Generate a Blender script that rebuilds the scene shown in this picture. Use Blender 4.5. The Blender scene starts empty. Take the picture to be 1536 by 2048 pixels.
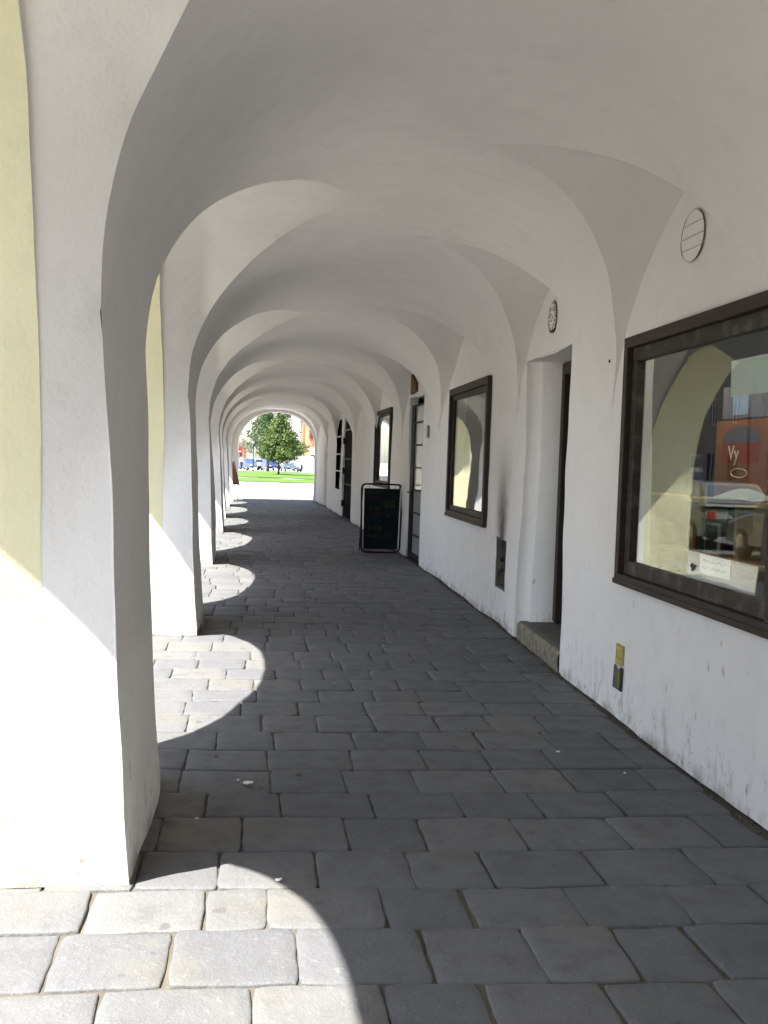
import bpy, bmesh, math, random
import numpy as np
from mathutils import Vector, Matrix
random.seed(7); rng = np.random.default_rng(7)
PI = math.pi
scene = bpy.context.scene
COL = scene.collection

# ------------------------------------------------------------------ objects
def tag(o, label=None, cat=None, group=None, kind=None):
    if label: o['label'] = label
    if cat: o['category'] = cat
    if group: o['group'] = group
    if kind: o['kind'] = kind
    return o

def empty(name, loc=(0, 0, 0), rz=0.0):
    o = bpy.data.objects.new(name, None); COL.objects.link(o)
    o.location = loc; o.rotation_euler = (0, 0, rz); o.empty_display_size = .2
    return o

def link_mesh(name, V, F, mats, parent=None, smooth=False, fm=None, loc=None):
    me = bpy.data.meshes.new(name)
    me.from_pydata([tuple(map(float, v)) for v in V], [], [tuple(int(i) for i in f) for f in F])
    if not isinstance(mats, (list, tuple)): mats = [mats]
    for m in mats: me.materials.append(m)
    if fm is not None: me.polygons.foreach_set('material_index', np.array(fm, dtype=np.int32))
    if smooth: me.polygons.foreach_set('use_smooth', np.ones(len(me.polygons), dtype=bool))
    me.update()
    o = bpy.data.objects.new(name, me); COL.objects.link(o)
    if loc is not None: o.location = loc
    if parent is not None: o.parent = parent
    return o

class MB:
    """collects shapes and links them as one mesh object"""
    def __init__(s): s.V = []; s.F = []; s.M = []
    def add(s, V, F, m=0):
        n = len(s.V); s.V += [tuple(v) for v in V]
        s.F += [tuple(i + n for i in f) for f in F]; s.M += [m] * len(F); return s
    def box(s, x0, x1, y0, y1, z0, z1, m=0, fn=None, bev=0.0):
        bm = bmesh.new()
        bmesh.ops.create_cube(bm, size=1.0)
        for v in bm.verts:
            v.co = Vector(((x0 + x1) / 2 + v.co.x * (x1 - x0), (y0 + y1) / 2 + v.co.y * (y1 - y0), (z0 + z1) / 2 + v.co.z * (z1 - z0)))
        if bev > 0:
            bmesh.ops.bevel(bm, geom=list(bm.edges), offset=bev, segments=2, profile=.6, affect='EDGES')
        bm.verts.index_update()
        V = [v.co.copy() for v in bm.verts]; F = [[v.index for v in f.verts] for f in bm.faces]; bm.free()
        if fn: V = [fn(*v) for v in V]
        return s.add(V, F, m)
    def tube(s, pts, r, n=8, m=0, closed=False, cap=True):
        pts = [Vector(p) for p in pts]; k = len(pts)
        rs = r if isinstance(r, (list, tuple)) else [r] * k
        V = []; F = []; up = Vector((0, 0, 1)); prev = None
        for i, p in enumerate(pts):
            a = pts[(i - 1) % k] if (closed or i > 0) else p
            b = pts[(i + 1) % k] if (closed or i < k - 1) else p
            t = (b - a).normalized()
            if prev is None:
                u = t.cross(up)
                if u.length < 1e-3: u = t.cross(Vector((1, 0, 0)))
            else:
                u = prev - t * prev.dot(t)
                if u.length < 1e-5: u = t.cross(up)
            u.normalize(); prev = u; w = t.cross(u)
            for j in range(n):
                an = 2 * PI * j / n
                V.append(p + (u * math.cos(an) + w * math.sin(an)) * rs[i])
        kk = k if closed else k - 1
        for i in range(kk):
            for j in range(n):
                i2 = (i + 1) % k; j2 = (j + 1) % n
                F.append((i * n + j, i * n + j2, i2 * n + j2, i2 * n + j))
        if cap and not closed:
            F.append(tuple(range(n))[::-1]); F.append(tuple((k - 1) * n + j for j in range(n)))
        return s.add(V, F, m)
    def lathe(s, prof, c=(0, 0, 0), n=20, m=0, axis='Z'):
        V = []; F = []
        for (r, z) in prof:
            for j in range(n):
                a = 2 * PI * j / n; x, y = r * math.cos(a), r * math.sin(a)
                if axis == 'Z': p = (x, y, z)
                elif axis == 'X': p = (z, x, y)
                else: p = (x, z, y)
                V.append((p[0] + c[0], p[1] + c[1], p[2] + c[2]))
        for i in range(len(prof) - 1):
            for j in range(n):
                F.append((i * n + j, i * n + (j + 1) % n, (i + 1) * n + (j + 1) % n, (i + 1) * n + j))
        F.append(tuple(range(n))); F.append(tuple((len(prof) - 1) * n + j for j in range(n)))
        return s.add(V, F, m)
    def prism(s, poly, t0, t1, fn, m=0):
        """poly in 2-D, extruded from t0 to t1; fn(a,b,t)->xyz"""
        n = len(poly)
        V = [fn(a, b, t0) for a, b in poly] + [fn(a, b, t1) for a, b in poly]
        F = [tuple(range(n)), tuple(range(n, 2 * n))[::-1]] + [(i, (i + 1) % n, n + (i + 1) % n, n + i) for i in range(n)]
        return s.add(V, F, m)
    def build(s, name, mats, parent=None, smooth=False, loc=None):
        o = link_mesh(name, s.V, s.F, mats, parent, smooth, s.M, loc)
        return o

def recalc(o):
    bm = bmesh.new(); bm.from_mesh(o.data); bmesh.ops.recalc_face_normals(bm, faces=bm.faces); bm.to_mesh(o.data); bm.free(); return o

def smooth_angle(o, ang=35):
    me = o.data
    me.polygons.foreach_set('use_smooth', np.ones(len(me.polygons), dtype=bool))
    bm = bmesh.new(); bm.from_mesh(me)
    for e in bm.edges:
        if len(e.link_faces) == 2 and e.calc_face_angle(0) > math.radians(ang): e.smooth = False
    bm.to_mesh(me); bm.free(); return o

# ------------------------------------------------------------------ materials
class NT:
    def __init__(s, name):
        s.m = bpy.data.materials.new(name); s.m.use_nodes = True
        s.t = s.m.node_tree; s.t.nodes.clear()
        s.out = s.t.nodes.new('ShaderNodeOutputMaterial')
    def n(s, typ, **kw):
        nd = s.t.nodes.new('ShaderNode' + typ)
        for k, v in kw.items():
            if k.startswith('i_'):
                key = k[2:]; key = int(key) if key.isdigit() else key
                nd.inputs[key].default_value = v
            else: setattr(nd, k, v)
        return nd
    def l(s, a, ai, b, bi): s.t.links.new(a.outputs[ai], b.inputs[bi])
    def coord(s):
        g = s.n('NewGeometry'); return g
    def noise(s, vec, scale, detail=4, rough=.55, vi='Position'):
        nd = s.n('TexNoise'); nd.inputs['Scale'].default_value = scale; nd.inputs['Detail'].default_value = detail; nd.inputs['Roughness'].default_value = rough
        s.l(vec, vi, nd, 'Vector'); return nd
    def ramp(s, a, ai, stops):
        r = s.n('ValToRGB'); cr = r.color_ramp
        while len(cr.elements) > 1: cr.elements.remove(cr.elements[-1])
        cr.elements[0].position = stops[0][0]; cr.elements[0].color = c4(stops[0][1])
        for p, c in stops[1:]:
            e = cr.elements.new(p); e.color = c4(c)
        s.l(a, ai, r, 'Fac'); return r
    def mix(s, a, b, fac, blend='MIX'):
        """a,b: colour tuples or (node,out); fac number or (node,out)"""
        nd = s.n('MixRGB', blend_type=blend)
        for key, v in (('Color1', a), ('Color2', b), ('Fac', fac)):
            if isinstance(v, tuple) and hasattr(v[0], 'outputs'): s.l(v[0], v[1], nd, key)
            elif key == 'Fac': nd.inputs[key].default_value = v
            else: nd.inputs[key].default_value = c4(v)
        return nd
    def math(s, op, a, b=None, clamp=False):
        nd = s.n('Math', operation=op, use_clamp=clamp)
        for i, v in enumerate((a, b)):
            if v is None: continue
            if isinstance(v, tuple): s.l(v[0], v[1], nd, i)
            else: nd.inputs[i].default_value = v
        return nd
    def mr(s, a, ai, f0, f1, t0=0., t1=1.):
        nd = s.n('MapRange'); s.l(a, ai, nd, 0)
        for i, v in enumerate((f0, f1, t0, t1)): nd.inputs[i + 1].default_value = v
        nd.interpolation_type = 'SMOOTHSTEP'; return nd
    def bsdf(s, col, rough=.8, spec=.3, metal=0.0, nrm=None, coat=0.0):
        b = s.n('BsdfPrincipled')
        if isinstance(col, tuple) and hasattr(col[0], 'outputs'): s.l(col[0], col[1], b, 'Base Color')
        else: b.inputs['Base Color'].default_value = c4(col)
        if isinstance(rough, tuple): s.l(rough[0], rough[1], b, 'Roughness')
        else: b.inputs['Roughness'].default_value = rough
        b.inputs['Specular IOR Level'].default_value = spec
        b.inputs['Metallic'].default_value = metal
        b.inputs['Coat Weight'].default_value = coat
        if nrm: s.l(nrm[0], nrm[1], b, 'Normal')
        s.l(b, 0, s.out, 0); return b
    def bump(s, h, hi, strength, dist, nrm=None):
        b = s.n('Bump'); b.inputs['Strength'].default_value = strength; b.inputs['Distance'].default_value = dist
        s.l(h, hi, b, 'Height')
        if nrm: s.l(nrm[0], nrm[1], b, 'Normal')
        return b

def c4(c): return (c[0], c[1], c[2], 1.0) if len(c) == 3 else tuple(c)

def flat(name, col, rough=.6, spec=.3, metal=0., var=.12, scale=8., coat=0., bump=0.):
    """simple procedural paint: base colour broken up by noise"""
    t = NT(name); g = t.coord(); nz = t.noise(g, scale, 5)
    dark = tuple(c * (1 - var) for c in col); light = tuple(min(1, c * (1 + var)) for c in col)
    r = t.ramp(nz, 'Fac', [(.3, dark), (.7, light)])
    nr = None
    if bump:
        b = t.bump(t.noise(g, scale * 6, 4), 'Fac', .5, bump); nr = (b, 0)
    t.bsdf((r, 0), rough, spec, metal, nr, coat); return t.m

def plaster(name, base, dark, bevel=.02, soot=False, grime=True):
    t = NT(name); g = t.coord()
    sep = t.n('SeparateXYZ'); t.l(g, 'Position', sep, 0)
    big = t.noise(g, .9, 5, .6); mid = t.noise(g, 5., 6, .65); fine = t.noise(g, 60., 4, .6)
    c = t.ramp(big, 'Fac', [(.30, dark), (.62, base)])
    c = t.mix((c, 0), tuple(x * .93 for x in base), (t.mr(mid, 'Fac', .45, .75), 0))
    if grime:
        # splashed dirt near the ground, broken up by noise
        st = t.n('Mapping'); st.inputs['Scale'].default_value = (14, 14, 5); t.l(g, 'Position', st, 0)
        sn = t.noise(st, 1.0, 6, .7, 0)
        h = t.mr(sep, 2, .02, .50, 1., 0.)
        spl = t.mr(sn, 'Fac', .52, .66)
        f = t.math('MULTIPLY', (h, 0), (spl, 0))
        f = t.math('MULTIPLY', (f, 0), .5)
        c = t.mix((c, 0), (.36, .32, .27), (f, 0))
        low = t.mr(sep, 2, .0, .10, 1., 0.)
        f2 = t.math('MULTIPLY', (low, 0), (t.mr(mid, 'Fac', .40, .62), 0))
        c = t.mix((c, 0), (.22, .20, .15), (t.math('MULTIPLY', (f2, 0), .6), 0))
        # bare patches where the paint has come off near the foot
        n5 = t.noise(g, 13., 5, .62); h5 = t.mr(sep, 2, .03, .38, 1., .0)
        th = t.math('SUBTRACT', .80, (t.math('MULTIPLY', (h5, 0), .19), 0))
        f5 = t.math('MULTIPLY', (t.math('SUBTRACT', (n5, 'Fac'), (th, 0)), 0), 40., True)
        f5 = t.math('MULTIPLY', (f5, 0), (t.mr(sep, 2, .30, .48, 1., 0.), 0))
        c = t.mix((c, 0), (.42, .385, .315), (t.math('MULTIPLY', (f5, 0), .8), 0))
        # scuffs: small vertical flecks all over the lower wall
        s2 = t.n('Mapping'); s2.inputs['Scale'].default_value = (22, 22, 8); s2.inputs['Location'].default_value = (3.3, 1.7, .4); t.l(g, 'Position', s2, 0)
        n2 = t.noise(s2, 1.0, 3, .5, 0)
        h2 = t.mr(sep, 2, .2, 1.3, 1., 0.)
        f3 = t.math('MULTIPLY', (t.mr(n2, 'Fac', .68, .74), 0), (h2, 0))
        c = t.mix((c, 0), (.36, .32, .28), (t.math('MULTIPLY', (f3, 0), .85), 0))
    if soot:
        # smoke stain on the wall above the meter niche (y 9.83, z 0.86 upwards)
        wob = t.math('MULTIPLY', (t.math('SUBTRACT', (mid, 'Fac'), .5), 0), .25)
        yy = t.math('ADD', (t.math('SUBTRACT', (sep, 1), 9.83), 0), (wob, 0))
        dz = t.math('SUBTRACT', (sep, 2), .86)
        wid = t.math('ADD', (t.math('MULTIPLY', (dz, 0), .16), 0), .16)
        q = t.math('DIVIDE', (yy, 0), (wid, 0)); q = t.math('MULTIPLY', (q, 0), (q, 0))
        e = t.math('POWER', 2.718, (t.math('MULTIPLY', (q, 0), -1.), 0))
        up = t.mr(dz, 0, .0, 1.15, 1., 0.); gate = t.mr(dz, 0, -.02, .0, 0., 1.)
        f = t.math('MULTIPLY', (e, 0), (up, 0)); f = t.math('MULTIPLY', (f, 0), (gate, 0)); f = t.math('MULTIPLY', (f, 0), .93)
        c = t.mix((c, 0), (.075, .064, .046), (f, 0))
    nr = None
    if bevel > 0:
        bv = t.n('Bevel', samples=4); bv.inputs['Radius'].default_value = bevel; nr = (bv, 0)
    trow = t.noise(g, 11., 3, .5)
    b1 = t.bump(trow, 'Fac', .42, .012, nr)
    b2 = t.bump(fine, 'Fac', .60, .0035, (b1, 0))
    t.bsdf((c, 0), .92, .15, 0., (b2, 0)); return t.m

def stone(name):
    t = NT(name); g = t.coord()
    ri = t.ramp(g, 'Random Per Island', [(0., (.092, .096, .105)), (.35, (.103, .107, .115)), (.7, (.112, .114, .118)), (1., (.126, .127, .129))])
    n1 = t.noise(g, 7., 6, .65); n2 = t.noise(g, 120., 3, .6); n3 = t.noise(g, 2.2, 4, .6)
    c = t.mix((ri, 0), (.085, .085, .088), (t.math('MULTIPLY', (t.mr(n1, 'Fac', .45, .75), 0), .9), 0))
    c = t.mix((c, 0), (.24, .235, .225), (t.math('MULTIPLY', (t.mr(n2, 'Fac', .55, .8), 0), .5), 0))
    c = t.mix((c, 0), (.13, .125, .10), (t.math('MULTIPLY', (t.mr(n3, 'Fac', .5, .75), 0), .55), 0))
    # dark oily spots
    sp = t.noise(g, 9., 2, .4); f = t.math('MULTIPLY', (t.mr(sp, 'Fac', .70, .74), 0), .5)
    c = t.mix((c, 0), (.05, .05, .055), (f, 0))
    n4 = t.noise(g, 28., 5, .7); c = t.mix((c, 0), (.21, .205, .195), (t.math('MULTIPLY', (t.mr(n4, 'Fac', .56, .72), 0), .45), 0))
    b1 = t.bump(n1, 'Fac', .6, .012); b1 = t.bump(n4, 'Fac', .5, .006, (b1, 0)); b2 = t.bump(n2, 'Fac', .6, .003, (b1, 0))
    ro = t.ramp(n1, 'Fac', [(.3, (.55,) * 3), (.7, (.78,) * 3)])
    t.bsdf((c, 0), (ro, 0), .35, 0., (b2, 0)); return t.m

def ground_mat(name, c0, c1, c2, s0=.5, s1=25., rough=.9, bump=.004):
    t = NT(name); g = t.coord()
    a = t.noise(g, s0, 6, .6); b = t.noise(g, s1, 5, .65)
    c = t.ramp(a, 'Fac', [(.3, c0), (.7, c1)])
    c = t.mix((c, 0), c2, (t.math('MULTIPLY', (t.mr(b, 'Fac', .5, .75), 0), .6), 0))
    bb = t.bump(b, 'Fac', .6, bump)
    t.bsdf((c, 0), rough, .2, 0., (bb, 0)); return t.m

def wood(name, c0, c1, worn=0.0, axis=1):
    t = NT(name); g = t.coord()
    mp = t.n('Mapping'); sc = [40, 40, 40]; sc[axis] = 2.5; mp.inputs['Scale'].default_value = sc; t.l(g, 'Position', mp, 0)
    a = t.noise(mp, 1., 6, .65, 0); b = t.noise(g, 6., 5, .6)
    c = t.ramp(a, 'Fac', [(.3, c0), (.7, c1)])
    if worn:
        f = t.math('MULTIPLY', (t.mr(b, 'Fac', .48, .68), 0), worn)
        c = t.mix((c, 0), (.16, .15, .135), (f, 0))
    bb = t.bump(a, 'Fac', .35, .002)
    t.bsdf((c, 0), .62, .3, 0., (bb, 0)); return t.m

def glass_mat(name, tint=(.93, .97, .95), wave=.0004):
    t = NT(name); g = t.coord()
    nz = t.noise(g, 2.2, 2, .4)
    bp = t.bump(nz, 'Fac', 1., wave)
    lw = t.n('LayerWeight'); lw.inputs['Blend'].default_value = .5; t.l(bp, 0, lw, 'Normal')
    p5 = t.math('POWER', (lw, 'Facing'), 5.)                       # Schlick reflectance, the same on both faces of the pane
    f = t.math('ADD', (t.math('MULTIPLY', (p5, 0), .94), 0), .06, True)
    tr = t.n('BsdfTransparent'); tr.inputs[0].default_value = c4(tint)
    gl = t.n('BsdfGlossy'); gl.inputs['Roughness'].default_value = 0.0; gl.inputs['Color'].default_value = (.95, .97, .95, 1); t.l(bp, 0, gl, 'Normal')
    mx = t.n('MixShader'); t.l(f, 0, mx, 0); t.l(tr, 0, mx, 1); t.l(gl, 0, mx, 2); t.l(mx, 0, t.out, 0)
    return t.m

def leaf_mat(name, c0, c1):
    t = NT(name); g = t.coord()
    r = t.ramp(g, 'Random Per Island', [(0, c0), (1, c1)])
    b = t.n('BsdfPrincipled'); t.l(r, 0, b, 'Base Color'); b.inputs['Roughness'].default_value = .6; b.inputs['Specular IOR Level'].default_value = .2
    tl = t.n('BsdfTranslucent'); t.l(r, 0, tl, 0)
    mx = t.n('MixShader'); mx.inputs[0].default_value = .3; t.l(b, 0, mx, 1); t.l(tl, 0, mx, 2); t.l(mx, 0, t.out, 0); return t.m

def emit(name, col, st):
    t = NT(name); e = t.n('Emission'); e.inputs[0].default_value = c4(col); e.inputs[1].default_value = st; t.l(e, 0, t.out, 0); return t.m

M = {}
M['white'] = plaster('lime_plaster', (.85, .825, .805), (.80, .778, .757), .02)
M['vault'] = plaster('vault_plaster', (.85, .825, .805), (.80, .778, .757), 0, grime=False)
M['wall'] = plaster('wall_plaster', (.85, .825, .805), (.80, .778, .757), .012, soot=True)
M['yellow'] = plaster('yellow_plaster', (.82, .78, .54), (.775, .725, .48), .015)
M['stone'] = stone('paving_stone')
M['dirt'] = ground_mat('joint_dirt', (.060, .053, .042), (.115, .102, .080), (.16, .145, .115), 3., 60.)
M['step'] = ground_mat('step_stone', (.13, .12, .09), (.34, .30, .23), (.03, .028, .025), 16., 38., .85, .010)
M['steptop'] = ground_mat('step_tread', (.10, .10, .085), (.14, .14, .12), (.08, .08, .07), 3., 40., .8, .003)
M['brown'] = wood('brown_frame', (.030, .022, .017), (.055, .042, .034))
M['brownworn'] = wood('weathered_frame', (.028, .022, .018), (.055, .044, .036), .5)
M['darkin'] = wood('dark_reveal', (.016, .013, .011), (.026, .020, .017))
M['glass'] = glass_mat('window_glass')
M['glass_old'] = glass_mat('old_window_glass', wave=.0006)
M['steel'] = flat('dark_steel', (.014, .016, .017), .6, .15)
M['steelgreen'] = flat('dark_green_steel', (.006, .0075, .0075), .9, .02, var=.25, scale=3.)
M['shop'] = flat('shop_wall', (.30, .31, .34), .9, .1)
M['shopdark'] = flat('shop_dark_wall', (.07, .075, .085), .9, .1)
M['pine'] = wood('pine_shelf', (.42, .27, .13), (.55, .37, .20))
M['black'] = flat('black_paint', (.012, .012, .012), .5, .3)
M['maroon'] = flat('maroon_tube', (.022, .006, .008), .5, .15)
M['chalk'] = flat('chalkboard', (.008, .013, .015), .85, .1, var=.35, scale=6.)
M['metalgrey'] = flat('grey_metal', (.30, .30, .30), .4, .5, .6)
M['signbrown'] = wood('sign_wood', (.10, .045, .015), (.17, .08, .03), axis=2)
M['paper'] = flat('white_paper', (.78, .77, .73), .8, .1, var=.05)

# ------------------------------------------------------------------ arcade geometry
KL = ([-12, 3.7, 8.9, 14.9, 21, 26, 32, 36, 39], [-.40, -.40, -.43, -.53, -.57, -.66, -.70, -.64, -.62])
KR = ([-12, 4, 5.8, 7.5, 9.1, 15, 26, 34, 38, 40], [2.26, 2.32, 2.36, 2.41, 2.50, 2.62, 2.58, 2.50, 2.42, 2.40])
def ease(y, K):
    y = np.asarray(y, float)
    return (np.interp(y - .8, *K) + np.interp(y, *K) * 2 + np.interp(y + .8, *K)) / 4
def Xl(y): return ease(y, KL)
def Xr(y): return ease(y, KR)
ZS, BR, NB = 2.10, 1.32, 2.2
ZSR, BRR, NBR = 1.85, 1.57, 2.5      # the vault springs lower on the wall side
BAT = .065
STEP = .33; FACE = 1.05
BAYS = [(-9.4, -6.3, 1.3, 3.3), (-5.0, -1.1, 1.3, 3.3), (.2, 3.70, 1.05, 3.68), (5.0, 8.93, 1.3, 3.30), (10.28, 14.87, 1.3, 3.30),
        (16.4, 21.17, 1.3, 3.30), (22.6, 26.16, 1.3, 3.28), (27.5, 32.2, 1.3, 3.30), (33.3, 35.9, 1.5, 3.2), (36.7, 38.0, 1.6, 2.9)]
LUN = [(-8, -4.6), (-4.5, -1.6), (-1.5, 1.4), (1.5, 3.92), (3.98, 6.53, .36), (6.58, 9.46), (9.54, 13.9), (14.0, 17.6), (17.72, 21.25),
       (21.4, 25.4), (25.6, 30.6), (30.8, 34.2), (34.4, 37.8)]
Y0, Y1 = -10.0, 38.1

def barrel_abc(y):
    xl = Xl(y) - BAT * ZS; xr = Xr(y)
    return (xl + xr) / 2, (xr - xl) / 2
def FB(P):
    x, y, z = P[:, 0], P[:, 1], P[:, 2]
    xc, a = barrel_abc(y)
    zs = np.where(x > xc, ZSR, ZS); br = np.where(x > xc, BRR, BR)
    nb = np.where(x > xc, NBR, NB)
    up = 1 - np.abs((x - xc) / a) ** nb - (np.maximum(z - zs, 0) / br) ** nb
    lo = np.minimum(x - (Xl(y) - BAT * z), Xr(y) - x) / a
    return np.where(z >= zs, up, lo)
def lun_par(x, y, bay):
    u = np.clip((x - (Xl(y) - STEP)) / .36, 0, 1)
    zs = bay[2] + (1.9 - bay[2]) * u
    cr = bay[3] + (3.409 - bay[3]) * u
    return zs, cr
def FL(P, bay, inset=0.0, out=False):
    x, y, z = P[:, 0], P[:, 1], P[:, 2]
    yc = (bay[0] + bay[1]) / 2; a = (bay[1] - bay[0]) / 2 - inset
    if out: zs = np.full_like(z, bay[2]); cr = np.full_like(z, bay[3])
    else: zs, cr = lun_par(x, y, bay)
    cr = cr - (CIN if inset else 0)
    up = 1 - ((y - yc) / a) ** 2 - (np.maximum(z - zs, 0) / (cr - zs)) ** 2
    lo = (a - np.abs(y - yc)) / a
    f = np.where(z >= zs, up, lo)
    if not out: f = np.where(x > .90, -1., f)
    return f
NR, ZR = 1.5, 1.86
def lun_r(x, y, ln):
    yc = (ln[0] + ln[1]) / 2 + (ln[2] if len(ln) > 2 else 0.) * np.maximum(0, Xr((ln[0] + ln[1]) / 2) - x)
    v = np.clip((Xr(y) - x) / 1.36, 0, 1)
    return yc, 3.20 + .2155 * (1 - (1 - v) ** 2)
def FR(P, ln, wall=False):
    x, y, z = P[:, 0], P[:, 1], P[:, 2]
    a = (ln[1] - ln[0]) / 2
    yc, cr = lun_r(x, y, ln)
    n = NR if a < 1.6 else 1.6
    up = 1 - np.abs((y - yc) / a) ** n - (np.maximum(z - ZR, 0) / (cr - ZR)) ** n
    f = up
    if not wall: f = np.where(x < .98, -1., f)
    return f

def grid(fn, us, vs):
    U, W = np.meshgrid(us, vs, indexing='ij')
    P = fn(U.ravel(), W.ravel()); n, m = len(us), len(vs)
    I = np.arange(n * m).reshape(n, m)
    a, b, c, d = I[:-1, :-1].ravel(), I[1:, :-1].ravel(), I[1:, 1:].ravel(), I[:-1, 1:].ravel()
    F = np.concatenate([np.stack([a, b, c], 1), np.stack([a, c, d], 1)])
    return P, F

def clip(V, F, d):
    pos = d > 0; cnt = pos[F].sum(1)
    keep = F[cnt == 3].tolist(); mixed = F[(cnt > 0) & (cnt < 3)]
    V = V.tolist(); cache = {}
    def cut(i, j):
        k = (i, j) if i < j else (j, i)
        if k not in cache:
            t = d[k[0]] / (d[k[0]] - d[k[1]])
            V.append([V[k[0]][q] + t * (V[k[1]][q] - V[k[0]][q]) for q in range(3)]); cache[k] = len(V) - 1
        return cache[k]
    for f in mixed:
        out = []
        for q in range(3):
            i, j = int(f[q]), int(f[(q + 1) % 3])
            if pos[i]: out.append(i)
            if pos[i] != pos[j]: out.append(cut(i, j))
        for q in range(1, len(out) - 1): keep.append([out[0], out[q], out[q + 1]])
    V = np.array(V); F = np.array(keep, dtype=int).reshape(-1, 3)
    used = np.unique(F); mp = np.full(len(V), -1); mp[used] = np.arange(len(used))
    return V[used], mp[F]

KS = rng.normal(size=(14, 3)); KS /= np.linalg.norm(KS, axis=1)[:, None]
WL = np.concatenate([rng.uniform(.9, 2.2, 7), rng.uniform(.28, .6, 7)]); PH = rng.uniform(0, 6.28, (14, 3))
AM = np.concatenate([np.full(7, .0052), np.full(7, .0011)])
def wobble(V):
    """hand-plastered unevenness, the same for every sheet that passes through a point"""
    V = np.asarray(V, float); D = np.zeros_like(V)
    for i in range(14):
        ph = (V @ KS[i])[:, None] * (2 * PI / WL[i]) + PH[i][None, :]
        D += AM[i] * np.sin(ph)
    D[:, 2] *= np.clip(V[:, 2] / .15, 0, 1)
    return V + D

def soften(V):
    x, y, z = V[:, 0], V[:, 1], V[:, 2]
    xc, a = barrel_abc(y); rt = x > xc
    nb = np.where(rt, NBR, NB)
    zb = np.where(rt, ZSR, ZS) + np.where(rt, BRR, BR) * np.maximum(1e-9, 1 - np.minimum(1, np.abs((x - xc) / a)) ** nb) ** (1 / nb)
    zl = np.full(len(V), -9.)
    for b in BAYS:
        yc, h = (b[0] + b[1]) / 2, (b[1] - b[0]) / 2
        zs, cr = lun_par(x, y, b); q = 1 - ((y - yc) / h) ** 2
        zl = np.where((q > 0) & (x < .90), np.maximum(zl, zs + (cr - zs) * np.sqrt(np.maximum(q, 0))), zl)
    for l in LUN:
        h = (l[1] - l[0]) / 2; n = NR if h < 1.6 else 1.6
        yc, cr = lun_r(x, y, l); q = 1 - np.abs((y - yc) / h) ** n
        zl = np.where((q > 0) & (x > .98), np.maximum(zl, ZR + (cr - ZR) * np.maximum(q, 0) ** (1 / n)), zl)
    k = np.where(x < .95, .030 * np.clip((x - .20) / .5, 0, 1) ** 1.5, .007 * np.clip((2.0 - x) / .9, 0, 1) ** 1.5) + 1e-6
    # level out just before the crown line so that both sides meet
    d = np.abs(zb - zl); add = np.where(d < k, (k - d) ** 2 / (4 * k), 0)
    T = np.maximum(zb, zl) + add
    over = (np.abs(z - zl) < .006) & (zl < zb - 1e-5)          # the web runs on a little above the barrel so that no seam opens
    zn = np.where(over, T + .003 * np.minimum(1, (zb - zl) / .002), z + add)
    W_ = V.copy(); W_[:, 2] = np.where((z > 2.9) & (x > .0) & (x < 1.9), zn, np.where(z > 2.3, z + add, z)); return W_

class Sheet:
    def __init__(s): s.V = []; s.F = []; s.M = []; s.n = 0
    def add(s, V, F, m=0):
        if len(F) == 0: return
        s.V.append(V); s.F.append(F + s.n); s.n += len(V); s.M += [m] * len(F)
    def split_z(s, V, F, z, lo, hi, m=0):
        a, b = clip(V, F, z - V[:, 2]); lo.add(a, b, m)
        a, b = clip(V, F, V[:, 2] - z); hi.add(a, b, m)
    def build(s, name, mats, parent):
        V_ = np.concatenate(s.V)
        if name == 'vault': V_ = soften(V_)
        return link_mesh(name, wobble(V_), np.concatenate(s.F), mats, parent, True, s.M)

bld = tag(empty('arcade_building'), 'long whitewashed vaulted arcade with yellow street arches and shopfronts', 'building')
ys = np.unique(np.concatenate([np.arange(Y0, 1.5, .2), np.arange(1.5, 12, .045), np.arange(12, 22, .08), np.arange(22, Y1 + .01, .12), [Y1]]))
vault = Sheet(); facade = Sheet()
PZ = 1.62
piers = []   # (y0,y1)
for i in range(len(BAYS) - 1): piers.append((BAYS[i][1], BAYS[i + 1][0]))
pier_sheets = [Sheet() for _ in piers]
def pier_of(y0, y1):
    for k, (a, b) in enumerate(piers):
        if abs(a - y0) < .01 or abs(b - y0) < .01: return k
    return None

# barrel vault with the inner faces of the piers
th = np.linspace(PI, 0, 90)
nz = 34
def barrel(t, y):
    xc, a = barrel_abc(y)
    z0 = np.clip(t, 0, nz) / nz * ZS
    k = np.clip((t - nz), 0, None) / 89.; an = PI * (1 - k)
    c = np.cos(an); s_ = np.abs(np.sin(an))
    nb = np.where(c > 0, NBR, NB)
    X = np.where(t <= nz, Xl(y) - BAT * z0, xc + a * np.sign(c) * np.abs(c) ** (2 / nb))
    Z = np.where(t <= nz, z0, np.where(c > 0, ZSR + BRR * s_ ** (2 / NBR), ZS + BR * s_ ** (2 / NB)))
    return np.stack([X, y, Z], 1)
P, F = grid(barrel, np.arange(0, nz + 90, 1.0), ys)
d = np.full(len(P), 1e9)
for b in BAYS: d = np.minimum(d, -FL(P, b))
for l in LUN: d = np.minimum(d, -FR(P, l))
P, F = clip(P, F, d)
Vlo, Flo = clip(P, F, PZ - P[:, 2]); Vhi, Fhi = clip(P, F, P[:, 2] - PZ)
vault.add(Vhi, Fhi)
cy = Vlo[Flo][:, :, 1].mean(1)
for k, (a, b) in enumerate(piers):
    sel = (cy > a - .02) & (cy < b + .02)
    f = Flo[sel]; used = np.unique(f); mp = np.full(len(Vlo), -1); mp[used] = np.arange(len(used))
    if len(used): pier_sheets[k].add(Vlo[used], mp[f])

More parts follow.
